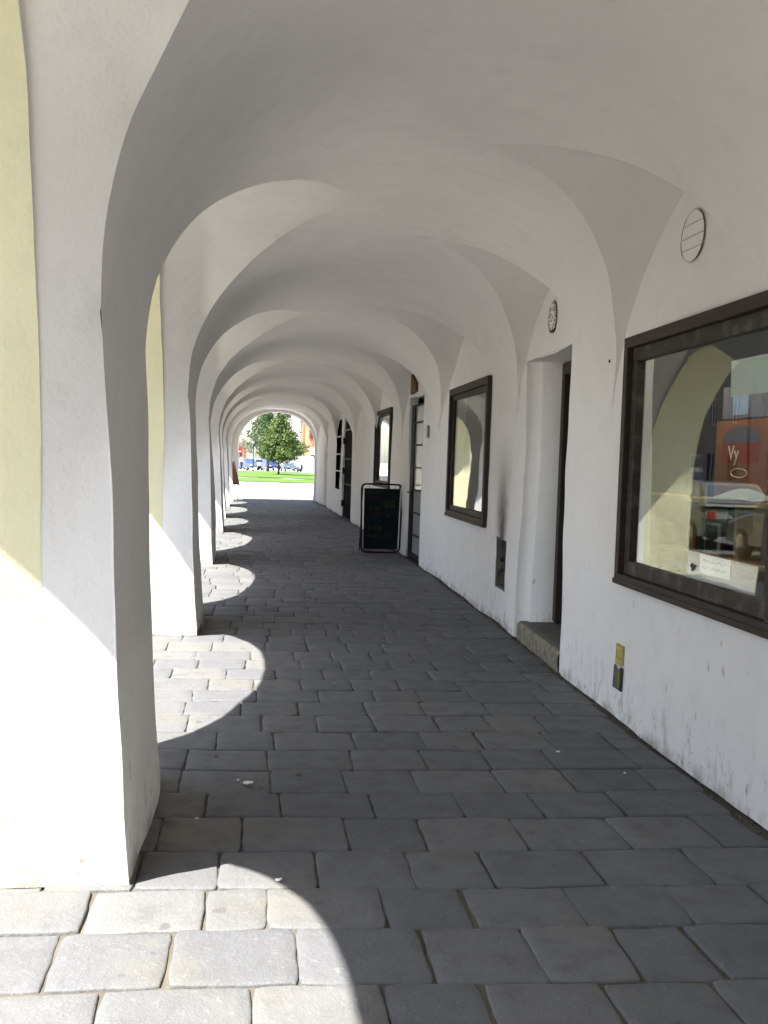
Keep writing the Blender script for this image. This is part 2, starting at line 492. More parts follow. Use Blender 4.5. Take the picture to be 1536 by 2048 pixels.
def arch_par(s, x, y0, y1, zsf, crf, nj=20):
    """profile parameter s in [0, 2*nj+64]: jamb, arch, jamb"""
    yc, a = (y0 + y1) / 2, (y1 - y0) / 2
    k = np.clip((s - nj) / 64., 0, 1); an = PI * (1 - k)
    left = s < nj; right = s > nj + 64
    yy = np.where(left, y0, np.where(right, y1, yc + a * np.cos(an)))
    zs, cr = zsf(x, yy), crf(x, yy)
    zz = np.where(left, s / nj * zs, np.where(right, (2 * nj + 64 - s) / nj * zs, zs + (cr - zs) * np.abs(np.sin(an))))
    return yy, zz

INS = .0006; CIN = .07
for bi, b in enumerate(BAYS):
    zsf = lambda x, y: lun_par(x, y, b)[0]
    crf = lambda x, y: lun_par(x, y, b)[1]
    s_ = np.arange(0, 105.0)
    near = b[0] < 12
    xs = np.linspace(0, 1, 34 if near else 20)
    def lun(s, u):
        x = None
        yy, _ = arch_par(s, np.zeros_like(s), b[0], b[1], lambda x, y: 1.0, lambda x, y: 2.0)
        x = (Xl(yy) - STEP) + u * (.90 - (Xl(yy) - STEP))
        yy, zz = arch_par(s, x, b[0], b[1], zsf, crf)
        return np.stack([x, yy, zz], 1)
    P, F = grid(lun, s_, xs)
    P, F = clip(P, F, -FB(P) + .006 * np.clip((P[:, 2] - 2.9) / .2, 0, 1) * np.clip((P[:, 0] - .05) / .2, 0, 1) + 1e-4)
    lo, flo = clip(P, F, PZ - P[:, 2]); hi, fhi = clip(P, F, P[:, 2] - PZ)
    vault.add(hi, fhi)
    def yel(s, u):
        yy, zz = arch_par(s, np.zeros_like(s), b[0] + INS, b[1] - INS, lambda x, y: b[2], lambda x, y: b[3] - CIN)
        x = Xl(yy) - FACE + u * (FACE - STEP)
        return np.stack([x, yy, zz], 1)
    Py, Fy = grid(yel, s_, np.linspace(0, 1, 9))
    def stp(s, u):
        y0_, z0_ = arch_par(s, np.zeros_like(s), b[0] + INS, b[1] - INS, lambda x, y: b[2], lambda x, y: b[3] - CIN)
        y1_, z1_ = arch_par(s, np.zeros_like(s), b[0], b[1], lambda x, y: b[2], lambda x, y: b[3])
        yy = y0_ + (y1_ - y0_) * u; zz = z0_ + (z1_ - z0_) * u
        return np.stack([Xl(yy) - STEP, yy, zz], 1)
    Ps, Fs = grid(stp, s_, np.linspace(0, 1, 3))
    yc = (b[0] + b[1]) / 2
    for (VV, FF, mi, dest_hi) in ((lo, flo, 0, None), (Py, Fy, 1, facade), (Ps, Fs, 0, vault)):
        if dest_hi is not None:
            h_, fh_ = clip(VV, FF, VV[:, 2] - PZ); dest_hi.add(h_, fh_, 0)
            VV, FF = clip(VV, FF, PZ - VV[:, 2])
        c = VV[FF][:, :, 1].mean(1)
        for k, (a0, a1) in enumerate(piers):
            sel = None
            if abs(a0 - b[1]) < .01: sel = c > yc
            elif abs(a1 - b[0]) < .01: sel = c < yc
            if sel is None or not sel.any(): continue
            f = FF[sel]; used = np.unique(f); mp = np.full(len(VV), -1); mp[used] = np.arange(len(used))
            pier_sheets[k].add(VV[used], mp[f], mi)

# right-hand lunettes
for l in LUN:
    yc, a = (l[0] + l[1]) / 2, (l[1] - l[0]) / 2; n_ = NR if a < 1.6 else 1.6
    def rl(s, u):
        an = PI * (1 - s); c = np.cos(an); sn = np.abs(np.sin(an))
        dy = a * np.sign(c) * np.abs(c) ** (2 / n_); yy = yc + dy
        for _ in range(4):
            x = Xr(yy) - u * (Xr(yy) - .98); y_c, cr = lun_r(x, yy, l); yy = y_c + dy
        return np.stack([x, yy, ZR + (cr - ZR) * sn ** (2 / n_)], 1)
    P, F = grid(rl, np.linspace(0, 1, 90 if l[0] < 10 else 60), np.linspace(0, 1, 40 if l[0] < 10 else 24))
    P, F = clip(P, F, -FB(P) + .0008 * np.clip((P[:, 2] - 2.9) / .2, 0, 1) * np.clip((1.75 - P[:, 0]) / .2, 0, 1) + 1e-4); vault.add(P, F)

# facade outer wall (street side)
def fac(y, z): return np.stack([Xl(y) - FACE, y, z], 1)
P, F = grid(fac, np.arange(Y0, 38.65, .1), np.concatenate([np.arange(0, 3.7, .1), [4.5, 9.0]]))
d = np.full(len(P), 1e9)
for b in BAYS: d = np.minimum(d, -FL(P, b, INS, True))
P, F = clip(P, F, d); facade.add(P, F, 0)

vault.build('vault', M['vault'], bld)
facade.build('facade', M['yellow'], bld)
for k, s in enumerate(pier_sheets):
    if s.V: s.build('pier', [M['white'], M['yellow']], bld)

# ---- right wall with its openings
def W(off, y, z):   # a point at offset 'off' behind the wall face
    return (float(Xr(y)) + off, y, z)
def WW(off, y, z):
    w = wobble(np.array([[float(Xr(y)), y, z]]))[0]; return (w[0] + off, y, z)
HOLES = dict(win1=(4.135, 6.115, .905, 2.395), door1=(7.48, 9.02, 0, 2.55), niche=(9.60, 10.05, .36, .86), win2=(10.59, 12.88, .96, 2.515),
             door3=(15.33, 16.72, 0, 2.67), win3=(18.84, 21.06, 1.12, 2.59), adoor=(26.12, 28.36, 0, 0), swin=(29.15, 30.75, .72, 2.78), rec=(33.6, 34.85, 0, 2.46))
gy = set(np.round(np.concatenate([np.arange(Y0, 2, .25), np.arange(2, 12, .06), np.arange(12, Y1, .12)]), 4)); gz = set(np.round(np.arange(0, 3.46, .06), 4))
for k, h in HOLES.items():
    if k == 'adoor': continue
    for s_, vals in ((gy, h[:2]), (gz, h[2:])):
        for v in vals:
            for q in [q for q in s_ if abs(q - v) < .02]: s_.discard(q)
            s_.add(v)
gy = np.array(sorted(gy)); gz = np.array(sorted(gz))
P, F = grid(lambda y, z: np.stack([Xr(y), y, z], 1), gy, gz)
cen = P[F].mean(1); ok = np.ones(len(F), bool)
for k, h in HOLES.items():
    if k == 'adoor': continue
    ok &= ~((cen[:, 1] > h[0]) & (cen[:, 1] < h[1]) & (cen[:, 2] > h[2]) & (cen[:, 2] < h[3]))
F = F[ok]
d = ZSR + .001 - P[:, 2]
for l in LUN: d = np.maximum(d, FR(P, l, True))
P, F = clip(P, F, d)
ADC, ADA, ADS, ADT = 27.24, 1.12, 2.15, 3.12
def fad(P):
    y, z = P[:, 1], P[:, 2]
    return np.where(z > ADS, 1 - (np.abs(y - ADC) / ADA) ** 2 - (np.maximum(z - ADS, 0) / (ADT - ADS)) ** 2, (ADA - np.abs(y - ADC)) / ADA)
P, F = clip(P, F, -fad(P))
wall = Sheet(); wall.add(P, F)
# reveals (jambs, heads, sills) as part of the wall
def reveal(h, depth, r_far=0.0, r_near=0.0, back=True):
    y0, y1, z0, z1 = h; pts = []
    n = 8
    if r_near:
        for i in range(n + 1):
            a = i / n * PI / 2; pts.append((r_near * (1 - math.cos(a)) , y0 + r_near * math.sin(a)))
        pts = [(r_near * math.sin(i / n * PI / 2), y0 + r_near * (1 - math.cos(i / n * PI / 2))) for i in range(n + 1)]
    else: pts = [(0., y0)]
    pts.append((depth, pts[-1][1]))
    if r_far: far = [(r_far * math.cos(i / n * PI / 2), y1 - r_far + r_far * math.sin(i / n * PI / 2)) for i in range(n + 1)]
    else: far = [(0., y1)]
    pts.append((depth, far[0][1])); pts += far
    zz = np.linspace(z0, z1, 14)
    V = [W(o, y, z) for z in zz for (o, y) in pts]; m = len(pts); Fq = []
    ib = [i for i in range(m - 1) if not (pts[i][0] == depth and pts[i + 1][0] == depth)]
    for j in range(len(zz) - 1):
        for i in ib:
            a, b, c, e = j * m + i, j * m + i + 1, (j + 1) * m + i + 1, (j + 1) * m + i
            Fq += [(a, b, c), (a, c, e)]
    wall.add(np.array(V), np.array(Fq))
    for z in ([z1] if z0 == 0 else [z0, z1]):
        V = [W(o, y, z) for (o, y) in pts]; Fq = [(0, i, i + 1) for i in range(1, m - 1)]
        wall.add(np.array(V), np.array(Fq))
reveal(HOLES['door1'], .36, .12, .02)
reveal(HOLES['door3'], .14)
reveal(HOLES['rec'], .35, .03)
for k in ('win1', 'win2', 'win3', 'swin'): reveal(HOLES[k], .16)
# arched door reveal
pts = [(ADC - ADA, 0)] + [(ADC + ADA * math.cos(PI * (1 - i / 30)), ADS + (ADT - ADS) * math.sin(PI * i / 30)) for i in range(31)] + [(ADC + ADA, 0)]
V = [W(0, y, z) for y, z in pts] + [W(.10, y, z) for y, z in pts]; n = len(pts)
wall.add(np.array(V), np.array([q for i in range(n - 1) for q in ((i, i + 1, n + i + 1), (i, n + i + 1, n + i))]))
wall.build('wall', M['wall'], bld)

# niche lining, meter box and cables
mb = MB(); n0, n1, q0, q1 = 9.60, 10.05, .36, .86
for bx in ((.19, .23, n0, n1, q0, q1), (.001, .19, n1 - .012, n1 + .01, q0, q1), (.001, .19, n0 - .01, n0 + .012, q0, q1), (.001, .19, n0, n1, q1 - .012, q1 + .01), (.001, .19, n0, n1, q0 - .01, q0 + .012)): mb.box(*bx, 0, W)
niche = mb.build('meter_niche', flat('niche_dirty_grey', (.15, .145, .125), .9, .1, var=.35, scale=14.), bld)
mb = MB(); mb.box(.05, .185, 9.64, 10.01, .64, .82, 0, W, .012); mb.build('meter_box', flat('meter_black', (.020, .024, .026), .6, .2), niche)
for i in range(8):
    y0 = 9.66 + .042 * i; pts = []
    for q in range(9):
        u = q / 8; pts.append(W(.045 + .04 * math.sin(u * 5 + i), min(max(y0 + .10 * math.sin(u * 3 + i * 1.7) * u, 9.64), 10.0), .66 - u * (.10 + .035 * (i % 4))))
    cab = MB(); cab.tube(pts, .0065, 6); cab.build('cable', [M['black'], flat('ochre_cable', (.16, .11, .05)), flat('dark_cable', (.04, .035, .035))][(0, 2, 0, 1, 0, 2, 0, 1)[i]], niche, True)

# end wall with its arch
EW0, EW1 = 38.05, 38.65
def FE(P):
    x, z = P[:, 0], P[:, 2]
    xl, xr = -.54, 2.36; xc, a = (xl + xr) / 2, (xr - xl) / 2
    return np.where(z > 2.0, 1 - np.abs((x - xc) / a) ** 2.1 - (np.maximum(z - 2.0, 0) / 1.33) ** 2.1, np.minimum(x - xl, xr - x) / a)
ew = Sheet()
for y_ in (EW0, EW1):
    xs_ = np.concatenate([np.arange(-1.68, 3.2, .06), [10.0]]) ; zs_ = np.concatenate([np.arange(0, 3.8, .06), [9.0]])
    P, F = grid(lambda x, z: np.stack([x, np.full_like(x, y_), z], 1), xs_, zs_); P, F = clip(P, F, -FE(P)); ew.add(P, F)
xl, xr = -.54, 2.36; xc, a = (xl + xr) / 2, (xr - xl) / 2
pr = [(xl, 0), (xl, 1.0)] + [(xc + a * np.sign(math.cos(t)) * abs(math.cos(t)) ** (2 / 2.1), 2.0 + 1.33 * abs(math.sin(t)) ** (2 / 2.1)) for t in np.linspace(PI, 0, 60)] + [(xr, 1.0), (xr, 0)]
pr = np.array(pr, float)
P, F = grid(lambda i, y: np.stack([np.interp(i, np.arange(len(pr)), pr[:, 0]), y, np.interp(i, np.arange(len(pr)), pr[:, 1])], 1), np.arange(len(pr), dtype=float), np.linspace(EW0, EW1, 6)); ew.add(P, F)
ew.build('end_wall', M['white'], bld)

# closed shell: floors above, back wall, roof
sh = MB()
sh.box(-1.75, 10.2, Y0 - .3, 38.66, 9.0, 9.3); sh.box(10.0, 10.2, Y0 - .3, 38.6, 0, 9.0)
sh.build('roof', flat('roof_slab', (.25, .12, .08), .9, .1), bld)
sh = MB(); sh.box(-1.5, 10.0, Y0 - .3, Y0 - .02, 0, 9.0)
sh.build('rear_light_block', M['yellow'], bld)  # unseen wall added behind the camera to cut light; the arcade continues there

# ------------------------------------------------------------------ shop windows
def frame_boxes(mb, y0, y1, z0, z1, w, o0, o1, m=0, bev=.004, wt=None, wb=None):
    wt = wt or w; wb = wb or w
    mb.box(o0, o1, y0, y1, z1 - wt, z1, m, W, bev); mb.box(o0, o1, y0, y1, z0, z0 + wb, m, W, bev)
    mb.box(o0, o1, y0, y0 + w, z0 + wb, z1 - wt, m, W, bev); mb.box(o0, o1, y1 - w, y1, z0 + wb, z1 - wt, m, W, bev)

def shop_window(y0, y1, z0, z1, wo, ws, gm, label=None, slope=None, mats=('brown', 'brownworn'), proud=.05, lip=True):
    mb = MB(); frame_boxes(mb, y0, y1, z0, z1, wo, -proud, .06, bev=.006)
    if lip:   # moulding strips on head and foot
        mb.box(-proud - .010, -proud, y0 - .002, y1 + .002, z0 + .002, z0 + .036, 0, W, .005)
    fr = mb.build('shop_window', M[mats[0]], bld)
    if label: fr['label'] = label
    mb = MB(); i0, i1, k0, k1 = y0 + wo + .001, y1 - wo - .001, z0 + wo + .001, z1 - wo - .001
    frame_boxes(mb, i0, i1, k0, k1, ws, -.012, .045, 0, .005)
    mb.build('sash', M[mats[1]], fr)
    mb = MB(); ym = (y0 + y1) / 2; xm = float(Xr(ym)); sl_ = (float(Xr(y1)) - float(Xr(y0))) / (y1 - y0) if slope is None else slope
    mb.box(.014, .020, i0 + ws * .8, i1 - ws * .8, k0 + ws * .8, k1 - ws * .8, 0, lambda o, y, z: (xm + o + sl_ * (y - ym), y, z))
    mb.build('pane', M[gm], fr)
    return fr
shop_window(4.10, 6.15, .87, 2.43, .068, .085, 'glass', 'big near shop window with weathered brown frame')
shop_window(10.55, 12.92, .92, 2.56, .085, .06, 'glass_old', 'middle window with narrow dark brown frame', slope=.004)
shop_window(18.80, 21.10, 1.08, 2.63, .075, .05, 'glass_old', 'far shop window behind the chalkboard', lip=False)

# barred window with louvre, farther on
mb = MB(); frame_boxes(mb, 29.15, 30.75, .72, 2.78, .05, .02, .12)
for i in range(7): mb.box(.03, .10, 29.2, 30.7, 2.34 + i * .06, 2.37 + i * .06, 0, W)
sw = mb.build('barred_window', M['steelgreen'], bld)
mb = MB()
for z in (1.25, 1.75, 2.27): mb.box(.0, .03, 29.2, 30.7, z, z + .04, 0, W)
mb.build('bar', flat('pale_bar', (.55, .55, .52)), sw)
mb = MB(); mb.box(.13, .14, 29.15, 30.75, .72, 2.78, 0, W); mb.build('pane', M['black'], sw)

# ------------------------------------------------------------------ doors
def knob(mb, off, y, z):
    mb.tube([W(off, y, z), W(off - .05, y, z), W(off - .055, y + .10, z)], .011, 8)
# door 1: dark plank door set back in the rounded recess
mb = MB()
for i in range(6): mb.box(.37, .40, 7.62 + i * .2, 7.815 + i * .2, .19, 2.42, 0, W, .004)
dr = mb.build('door', flat('blue_black_door', (.018, .022, .030), .45, .4), bld); dr['label'] = 'blue-black plank door in the deep rounded recess'
mb = MB(); mb.box(.30, .36, 7.50, 7.58, .18, 2.545, 0, W, .004); mb.box(.30, .36, 8.80, 8.895, .18, 2.545, 0, W, .004); mb.box(.30, .36, 7.58, 8.80, 2.44, 2.545, 0, W, .004)
mb.build('door_frame', M['brown'], dr)
mb = MB(); mb.box(.41, .44, 7.30, 9.25, 0, 2.75, 0, W); mb.box(.36, .41, 8.90, 9.20, 0, 2.75, 0, W); mb.box(.36, .41, 7.30, 7.49, 0, 2.75, 0, W); mb.box(.36, .41, 7.30, 9.25, 2.56, 2.75, 0, W); mb.build('light_blocker', M['darkin'], dr)  # unseen boards added behind the door to stop shop lamp light leaking through
mb = MB(); knob(mb, .37, 7.72, 1.15); mb.build('handle', M['metalgrey'], dr, True)
# stone step
mb = MB()
nn = 26
yv = np.linspace(7.50, 8.99, nn)
prof = [(-.004, -.02), (-.008, .05), (-.007, .12), (-.002, .145), (.014, .160), (.12, .164), (.37, .166)]
V = []; Fq = []
for i, y in enumerate(yv):
    for (o, z) in prof:
        j = .004 * math.sin(y * 17 + z * 30) + .003 * math.sin(y * 41 + o * 9)
        V.append(W(o + j * (1 if o < .05 else 0), y, z - (abs(j) if z > .1 and o < .05 else 0)))
m_ = len(prof)
for i in range(nn - 1):
    for j in range(m_ - 1): Fq.append((i * m_ + j, i * m_ + j + 1, (i + 1) * m_ + j + 1, (i + 1) * m_ + j))
mi = [1 if (q % (m_ - 1)) >= 4 else 0 for q in range(len(Fq))]
mb.V, mb.F, mb.M = [tuple(v) for v in V], Fq, mi
stp_o = mb.build('door_step', [M['step'], M['steptop']], bld, True)
# door 3: glazed steel door
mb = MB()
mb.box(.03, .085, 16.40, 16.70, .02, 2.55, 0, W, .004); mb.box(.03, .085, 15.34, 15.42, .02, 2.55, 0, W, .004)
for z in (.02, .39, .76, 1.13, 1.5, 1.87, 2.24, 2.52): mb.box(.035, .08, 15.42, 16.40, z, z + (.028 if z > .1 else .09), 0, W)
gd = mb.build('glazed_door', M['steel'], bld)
mb = MB(); mb.box(.055, .060, 15.42, 16.40, .05, 2.54, 0, W); mb.build('pane', flat('pale_pane', (.42, .42, .40), .12, .5, var=.08, scale=2.), gd)  # opaque pale grey, glossy panes
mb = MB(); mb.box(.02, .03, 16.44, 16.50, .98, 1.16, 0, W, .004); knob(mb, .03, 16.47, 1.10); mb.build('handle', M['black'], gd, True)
# arched steel door
mb = MB()
def arch_poly(a, s, t, c=ADC, n=24): return [(c - a, .02)] + [(c + a * math.cos(PI * (1 - i / n)), s + (t - s) * math.sin(PI * i / n)) for i in range(n + 1)] + [(c + a, .02)]
mb.prism(arch_poly(ADA - .005, ADS, ADT - .005), .04, .09, lambda y, z, o: W(o, y, z))
for z in (.92, 1.62): mb.box(.030, .04, ADC - 1.08, ADC + 1.08, z, z + .03, 1, W)
for z in (2.42, 2.72):
    hw = ADA * math.sqrt(max(0, 1 - ((z - ADS) / (ADT - ADS)) ** 2)) - .06
    mb.box(.025, .04, ADC - hw, ADC + hw, z, z + .035, 2, W)
ad = mb.build('arched_door', [M['steelgreen'], M['steel'], flat('dull_brass', (.20, .18, .13), .5, .4)], bld)
for z in (.38, 1.3, 2.15):
    mb = MB(); mb.box(-.02, .05, 28.30, 28.46, z - .09, z + .09, 0, W, .006); mb.build('hinge', M['black'], ad)
# far recess door
mb = MB(); mb.box(.33, .37, 33.6, 34.85, .02, 2.46, 0, W); mb.build('door', flat('grey_door', (.20, .19, .18)), bld)['label'] = 'plain grey door in the last recess'

# ------------------------------------------------------------------ vents and small wall fittings
def disc_vent(y, z, r, broken=False):
    mb = MB(); n = 40
    ring = [WW(-.003, y + (r + .006) * math.cos(2 * PI * i / n), z + (r + .006) * math.sin(2 * PI * i / n)) for i in range(n)]
    mb.V += [WW(-.010, y, z)] + [WW(-.010, y + r * .945 * math.cos(2 * PI * i / n), z + r * .945 * math.sin(2 * PI * i / n)) for i in range(n)]
    mb.F += [(0, i + 1, (i + 1) % n + 1) for i in range(n)]; mb.M += [0] * n
    # slats (discs segments)
    cuts = [-r, -.48 * r, -.02 * r, .46 * r, r]
    for a0, a1 in zip(cuts[:-1], cuts[1:]):
        g = .0016; poly = []
        for i in range(13):
            zz = (a0 + g) + (a1 - a0 - 2 * g) * i / 12; poly.append((math.sqrt(max(0, (r * .95) ** 2 - min(abs(zz), r * .95) ** 2)), zz))
        pl = [(y + p, z + q) for p, q in poly] + [(y - p, z + q) for p, q in poly[::-1]]
        mb.prism(pl, -.0125, -.0102, lambda yy, zz, o: WW(o, yy, zz), 1)
    mb.tube([WW(-.0115, y + r * .985 * math.cos(2 * PI * i / n), z + r * .985 * math.sin(2 * PI * i / n)) for i in range(n)], [.0007 + .0016 * max(0, math.sin(i * .55)) for i in range(n)], 5, 0, closed=True)
    if broken:
        for i in range(46):
            a = rng.uniform(0, 6.28); q = r * .9 * math.sqrt(rng.uniform(0, 1)); s = rng.uniform(.004, .013)
            yy, zz = y + q * math.cos(a), z + q * math.sin(a)
            mb.prism([(yy - s * .5, zz - s), (yy + s * .6, zz - s * .4), (yy + s * .3, zz + s), (yy - s * .5, zz + s * .5)], -.0165, -.0127, lambda yy, zz, o: WW(o, yy, zz), 0)
        for i in range(16):
            a0 = -2.2 + i * .09; 
            rr = r * 1.0; w = .006 + .010 * math.sin(i / 15 * PI)
            pl = [(y + rr * math.cos(a0), z + rr * math.sin(a0)), (y + rr * math.cos(a0 + .09), z + rr * math.sin(a0 + .09)), (y + (rr - w) * math.cos(a0 + .09), z + (rr - w) * math.sin(a0 + .09)), (y + (rr - w) * math.cos(a0), z + (rr - w) * math.sin(a0))]
            mb.prism(pl, -.0150, -.001, lambda yy, zz, o: WW(o, yy, zz), 0)
    v = mb.build('air_vent', [M['black'], M['white']], bld)
    return v
v = disc_vent(5.26, 2.885, .145); v['label'] = 'round slatted vent painted over in white'
v = disc_vent(8.14, 2.85, .135, True); v['label'] = 'round vent with flaking black-flecked paint'
# hook above the first spring, bracket strip, bell plate
mb = MB(); mb.tube([WW(.02, 6.50, 2.335), WW(-.02, 6.50, 2.335), WW(-.03, 6.49, 2.325), WW(-.03, 6.49, 2.31)], .009, 8); mb.build('hook', M['black'], bld, True)
mb = MB(); mb.box(-.02, .002, 20.46, 20.60, 2.83, 3.10, 0, W, .004); mb.build('wall_strip', M['metalgrey'], bld)
mb = MB(); mb.box(-.02, .002, 14.88, 14.97, 1.98, 2.16, 0, W, .004); mb.build('bell_plate', M['metalgrey'], bld)

# ------------------------------------------------------------------ signs fixed to the wall (things of their own)
yp = flat('yellow_enamel', (.42, .33, .04), .45, .4, var=.2, scale=30.)
def wall_plate(name, y0, y1, z0, z1, mat, label, edge):
    t = empty(name, W(0, (y0 + y1) / 2, z0)); o = t.location
    def fn(off, y, z): w = WW(off, y, z); return (w[0] - o[0], w[1] - o[1], w[2] - o[2])
    mb = MB(); mb.box(-.012, .0, y0, y1, z0, z1, 0, fn, .005); mb.build('plate', mat, t)
    tag(t, label, 'marker plate')
    return t, fn
t, fn = wall_plate('marker_plate', 6.045, 6.185, .345, .475, yp, 'small yellow enamel marker plate low on the wall under the big window', 0)
mb = MB(); mb.box(-.0145, -.0122, 6.072, 6.160, .448, .456, 0, fn); mb.box(-.0145, -.0122, 6.09, 6.098, .40, .445, 0, fn); mb.box(-.0145, -.0122, 6.13, 6.138, .40, .445, 0, fn)
mb.box(-.0145, -.0122, 6.072, 6.16, .362, .368, 0, fn)
mb.build('marking', flat('pale_marking', (.62, .56, .30)), t)
mb = MB(); mb.box(-.0145, -.0122, 6.047, 6.062, .35, .47, 0, fn); mb.build('border', flat('worn_border', (.40, .40, .38)), t)
gp = flat('grey_enamel', (.11, .095, .105), .5, .3, var=.3, scale=25.)
t, fn = wall_plate('marker_plate', 6.04, 6.20, .185, .335, gp, 'chipped dark grey marker plate with olive patch, below the yellow plate', 0)
mb = MB(); mb.prism([(6.065, .20), (6.11, .205), (6.125, .30), (6.075, .315), (6.06, .26)], -.0145, -.0122, lambda y, z, o: fn(o, y, z)); mb.build('marking', flat('olive_marking', (.16, .17, .04)), t)
mb = MB(); mb.prism([(6.036, .188), (6.06, .19), (6.056, .30), (6.06, .335), (6.036, .335)], -.0160, -.0122, lambda y, z, o: fn(o, y, z)); mb.build('chip', flat('black_green_chip', (.012, .02, .015)), t)
mb = MB(); mb.prism([(6.07, .336), (6.14, .336), (6.10, .318)], -.0150, -.0122, lambda y, z, o: fn(o, y, z)); mb.build('chip', M['paper'], t)

t = tag(empty('wooden_sign', W(0, 16.2, 2.73)), 'small brown wooden sign with slanted top above the glazed door', 'sign')
o_ = Vector(t.location)
mb = MB(); mb.prism([(15.96, 2.74), (16.44, 2.72), (16.44, 3.06), (15.96, 2.86)], -.05, -.004, lambda y, z, o: Vector(W(o, y, z)) - o_); mb.build('panel', M['signbrown'], t)

# ------------------------------------------------------------------ shop interior behind the big window
def room(x1, y0, y1, z1, mats):
    mb = MB()
    mb.box(x1, x1 + .05, y0, y1, 0, z1, 0); mb.box(2.82, x1, y0 - .05, y0, 0, z1, 0); mb.box(2.82, x1, y1, y1 + .05, 0, z1, 0)
    mb.box(2.82, x1, y0, y1, z1, z1 + .05, 0); mb.box(2.82, x1, y0, y1, -.05, .02, 1)
    return mb.build('shop_room', mats, bld)
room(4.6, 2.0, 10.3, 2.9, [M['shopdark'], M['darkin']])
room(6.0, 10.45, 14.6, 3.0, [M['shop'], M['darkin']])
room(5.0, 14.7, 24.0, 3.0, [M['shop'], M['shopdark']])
def display_shelf():
    t = tag(empty('display_shelf', (3.65, 7.6, 0)), 'light pine shelf unit behind the big shop window', 'shelf')
    for y in (-1.5, -.75, 0, .75, 1.45):
        mb = MB(); mb.box(-.15, .15, y, y + .045, 0, 1.36, 0, None, .003); mb.build('upright', M['pine'], t)
    for z in (.10, .48, .93, 1.36):
        b = MB(); b.box(-.165, .16, -1.55, 1.55, z, z + .035, 0, None, .003); b.build('shelf_board', M['pine'], t)
    b = MB(); b.box(.16, .17, -1.55, 1.55, .0, 1.36); b.build('back_panel', M['shopdark'], t)
    return t
display_shelf()
def simple(name, mb, mats, label, cat, loc, group=None, smooth=False, rz=0):
    o = mb.build(name, mats, None, smooth, loc); o.rotation_euler = (0, 0, rz); return tag(o, label, cat, group)
# binders/books on the middle board
cols = [(.30, .05, .04), (.06, .09, .20), (.35, .33, .30), (.10, .10, .11), (.25, .14, .05), (.05, .12, .12)]
labs = ['red book standing on the pine shelf', 'dark blue book standing on the pine shelf', 'grey book standing on the pine shelf', 'black book standing on the pine shelf', 'brown book standing on the pine shelf', 'teal book standing on the pine shelf']
for i in range(6):
    mb = MB(); h = .22 + .02 * (i % 3)
    mb.box(-.08, .08, -.018, .018, 0, h, 0, None, .003); mb.box(-.072, .083, -.013, .013, .004, h - .004, 1)
    simple('book', mb, [flat('book_cover', cols[i]), M['paper']], labs[i], 'book', (3.62, 7.75 - i * .045, .967), 'books on the shelf behind the glass')
# standing white card (dark picture)
mb = MB(); mb.box(-.01, .01, -.12, .12, 0, .24, 0, None, .002); mb.box(-.014, -.0102, -.10, .10, .02, .22, 1)
simple('picture_card', mb, [M['paper'], M['shopdark']], 'white-edged picture card leaning on the pine shelf', 'card', (3.56, 7.35, .967))
# poster panel
def text_mesh(body, size, font_ext=.002):
    cu = bpy.data.curves.new('lettering', 'FONT'); cu.body = body; cu.size = size; cu.extrude = font_ext; cu.align_x = 'CENTER'
    ob = bpy.data.objects.new('lettering', cu); COL.objects.link(ob)
    dg = bpy.context.evaluated_depsgraph_get(); me = bpy.data.meshes.new_from_object(ob.evaluated_get(dg))
    bpy.data.objects.remove(ob); bpy.data.curves.remove(cu); return me
t = tag(empty('poster', (3.80, 7.45, 1.40)), 'orange poster with the letters Vy standing on the shelf top', 'poster')
mb = MB(); mb.box(0, .015, -.42, .42, 0, .62); mb.build('sheet', flat('orange_print', (.27, .10, .04), .6, .3, var=.2, scale=3.), t)
mb = MB(); mb.box(-.003, 0, -.30, .30, .28, .44); mb.build('band', flat('red_print', (.26, .05, .02), .6), t)
mb = MB(); mb.prism([(.30 * math.cos(a), .44 + .13 * math.sin(a)) for a in np.linspace(0, PI, 20)], -.003, 0, lambda y, z, o: (o, y, z)); mb.build('emblem', flat('slate_print', (.10, .10, .13)), t)
mb = MB(); mb.tube([(-.004, .13 * math.cos(a), .20 + .035 * math.sin(a)) for a in np.linspace(0, 2 * PI, 25)[:-1]], .005, 6, closed=True); mb.build('oval', flat('cream_print', (.65, .55, .35)), t)
me = text_mesh('Vy', .17); me.materials.append(flat('cream_letters', (.70, .62, .45)))
o = bpy.data.objects.new('lettering', me); COL.objects.link(o); o.parent = t; o.location = (-.006, .10, .30)
o.rotation_euler = (PI / 2, 0, -PI / 2)
# blue panel right of it
mb = MB(); mb.box(0, .02, -.3, .3, 0, .75, 0, None, .003); mb.box(-.003, 0, -.26, .26, .45, .70, 1)
simple('blue_board', mb, [flat('blue_print', (.03, .10, .22)), flat('pale_blue_print', (.25, .35, .55))], 'blue printed board standing right of the orange poster', 'display board', (3.86, 6.55, 1.40))
mb = MB(); mb.box(0, .02, -.38, .38, 0, .26, 0, None, .003); mb.box(-.003, 0, -.05, .2, .03, .22, 1)
simple('framed_picture', mb, [flat('grey_print', (.14, .13, .16)), flat('sky_print', (.22, .28, .42))], 'grey and blue picture panel on top of the orange poster', 'picture', (3.80, 7.40, 2.03))
